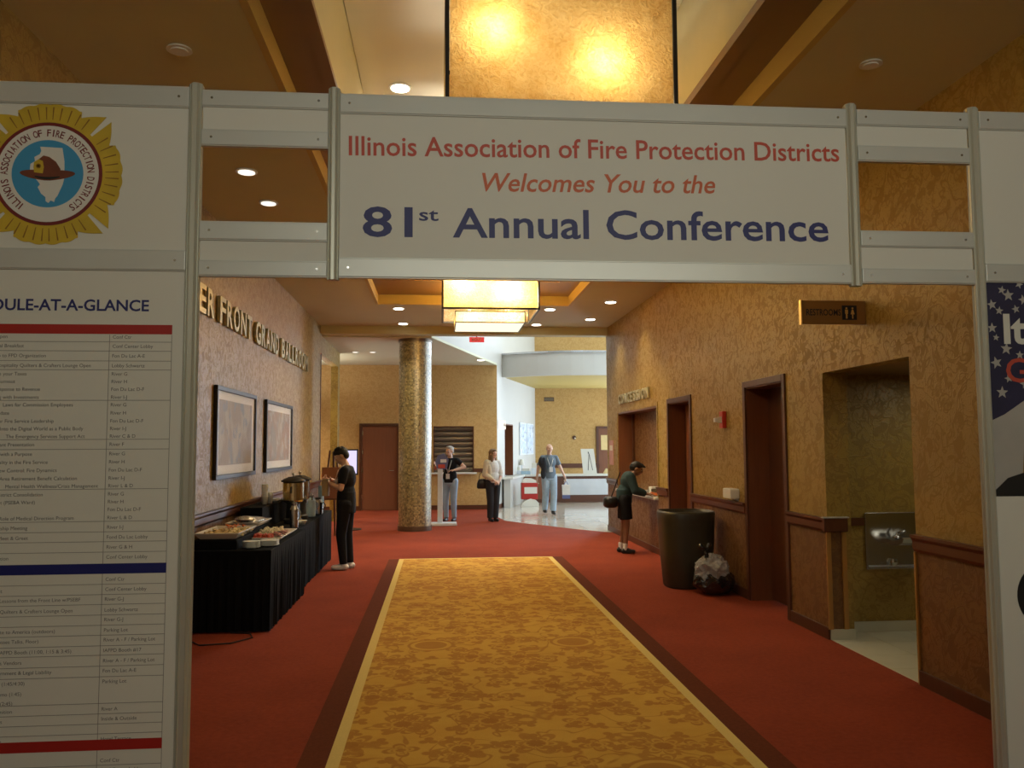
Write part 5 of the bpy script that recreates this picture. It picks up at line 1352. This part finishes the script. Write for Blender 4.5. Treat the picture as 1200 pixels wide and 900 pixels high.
bx('end_panel', (5.2, 5.35, FY, 25.75, 0, CT-.06), 'marble', ct)
# red literature stand
rd = thing('display_bin', 'red and white display bin with curved foot before the counter', 'display stand', (2.53, 23.7, 0))
b = bmesh.new(); prism(b, [(2.28, 0), (2.78, 0), (2.78, .10), (2.70, .18), (2.55, .22), (2.40, .17), (2.30, .08)], lambda u, v, w: (u, 23.55+w, v), .35); obj('foot', b, 'board', rd)
bx('cabinet', (2.30, 2.76, 23.62, 23.88, .20, .66), 'bar_red', rd, bevel=.01)
bx('white_panel', (2.38, 2.74, 23.61, 23.62, .36, .54), 'board', rd)
b = bmesh.new(); prism(b, [(2.34, .66), (2.76, .66), (2.74, .72), (2.60, .78), (2.42, .79), (2.34, .72)], lambda u, v, w: (u, 23.66+w, v), .18); obj('header', b, 'board', rd)
# easel sign on counter
ez = thing('easel_card', 'large pale card with a grey triangle standing on the counter', 'sign', (4.52, 25.4, CT))
b = bmesh.new(); prism(b, [(4.36, CT), (4.78, CT), (4.70, 1.60), (4.30, 1.60)], lambda u, v, w: (u, 25.35+(v-CT)*.12+w, v), .012); obj('card', b, 'board', ez)
b = bmesh.new(); prism(b, [(4.50, .95), (4.50+.022, .95), (4.56, 1.46), (4.545, 1.46)], lambda u, v, w: (u, 25.345+(v-CT)*.12+w, v), .004); prism(b, [(4.66, .95), (4.64, .95), (4.545, 1.46), (4.56, 1.46)], lambda u, v, w: (u, 25.345+(v-CT)*.12+w, v), .004); obj('triangle_mark', b, 'print_grey', ez)
b = bmesh.new(); cap(b, (4.53, 25.42, 1.50), (4.55, 25.62, CT+.01), .012, seg=8); obj('back_strut', b, 'frame_dark', ez)
# clutter on the counter's left end
for i, (x, y, w, h, mt_, lab, nm, cat) in enumerate(((2.34, 25.35, .10, .22, 'kioskwhite', 'pale blue brochure holder at the left end of the counter', 'brochure_holder', 'brochure holder'), (2.60, 25.40, .14, .18, 'bluecup', 'blue-grey box in the middle of the counter clutter', 'leaflet_box', 'box'), (2.86, 25.35, .09, .34, 'kioskwhite', 'taller white holder right of the counter clutter', 'brochure_holder', 'brochure holder'))):
    t = thing(nm, lab, cat, (x, y, CT)); bx('body', (x-w, x+w, y-.06, y+.06, CT, CT+h*.55), mt_, t, bevel=.004)
    b = bmesh.new(); prism(b, [(-.02, CT+h*.55), (.02, CT+h*.55), (.035, CT+h), (-.005, CT+h)], lambda u, v, q: (x-w*.8+q, y+u, v), w*1.6); obj('leaflets', b, 'board', t)
t = thing('desk_lamp', 'small white desk lamp standing on the counter under the wall posters', 'lamp', (2.48, 25.6, CT))
b = bmesh.new(); lathe(b, (2.50, 25.55, CT), [(.06, 0), (.06, .02), (.015, .03), (.012, .30)], 16); obj('stand', b, 'kioskwhite', t)
b = bmesh.new(); lathe(b, (2.50, 25.55, CT), [(.09, .28), (.05, .45)], 16); obj('shade', b, 'board', t)
t = thing('table_sign', 'small pale pyramid card at the right end of the counter', 'sign', (5.10, 25.4, CT)); b = bmesh.new(); prism(b, [(-.10, 0), (.10, 0), (.02, .16), (-.02, .16)], lambda u, v, w: (5.08+u, 25.35+w, CT+v), .10); obj('card', b, 'cheese', t)
bx('foot', (4.96, 5.20, 25.33, 25.47, CT, CT+.006), 'board', t)
# posters on the oblique white wall
M['poster'] = art('pale_blue_poster_print', (.50, .62, .78), (.70, .76, .82), (.28, .33, .45), 3.5)
def ob_panel(name, label, s0, s1, z0, z1):
    t = thing(name, label, 'poster', (*(P0+D*s0), z0), 'wall posters')
    b = bmesh.new(); ob_wall(b, s0, s1, z0, z1, .03, .005); obj('frame', b, 'kioskwhite', t)
    b = bmesh.new(); ob_wall(b, s0+.05, s1-.05, z0+.04, z1-.04, .036, .03); obj('print', b, 'poster', t)
    return t
ob_panel('framed_poster', 'left pale blue poster on the white atrium wall', 2.95, 4.05, 1.42, 2.42)
ob_panel('framed_poster', 'right pale blue poster on the white atrium wall', 4.12, 5.20, 1.42, 2.42)
wl = thing('wall_light', 'small bright wall light at the near corner of the white wall', 'wall light', (*(P0+D*.3), 2.3))
b = bmesh.new(); ob_wall(b, .18, .55, 2.16, 2.40, .12, .0); obj('shade', b, M['lens_dim'], wl)
b = bmesh.new(); ob_wall(b, .26, .47, 2.24, 2.32, .13, .12); obj('bracket', b, 'chrome', wl)
# far wall door and thermostat
d4 = bpy.data.objects.new('door_4', None); C.objects.link(d4); d4.location = (5.6, 28.2, 0); d4['_b'] = tuple(d4.location); d4['kind'] = 'structure'
boxes('door_frame', [(5.30, 5.38, 28.14, 28.2, 0, 2.35), (6.3, 6.38, 28.14, 28.2, 0, 2.35), (5.38, 6.3, 28.14, 28.2, 2.27, 2.35)], 'darkwood', d4)
bx('door_leaf', (5.38, 6.3, 28.17, 28.2, 0, 2.27), 'doorwood', d4)
bx('door_notice', (5.46, 5.75, 28.155, 28.17, 1.55, 2.05), 'cheese', d4)
t = thing('wall_sensor', 'small dark round fitting on the far atrium wall', 'sensor', (4.55, 28.2, 1.95)); b = bmesh.new(); tube(b, (4.55, 28.2, 1.97), (4.55, 28.14, 1.97), .07, .06, 16); obj('housing', b, 'darkwood', t); b = bmesh.new(); tube(b, (4.57, 28.14, 1.95), (4.57, 28.13, 1.95), .025, .025, 10); obj('lens', b, 'board', t)
t = thing('ceiling_vent', 'small dark vent high on the far atrium wall', 'vent', (3.7, 28.2, 3.3)); bx('grille', (3.55, 3.85, 28.18, 28.2, 3.22, 3.32), 'shutter', t); bx('rim', (3.53, 3.87, 28.19, 28.2, 3.20, 3.34), 'darkwood', t)
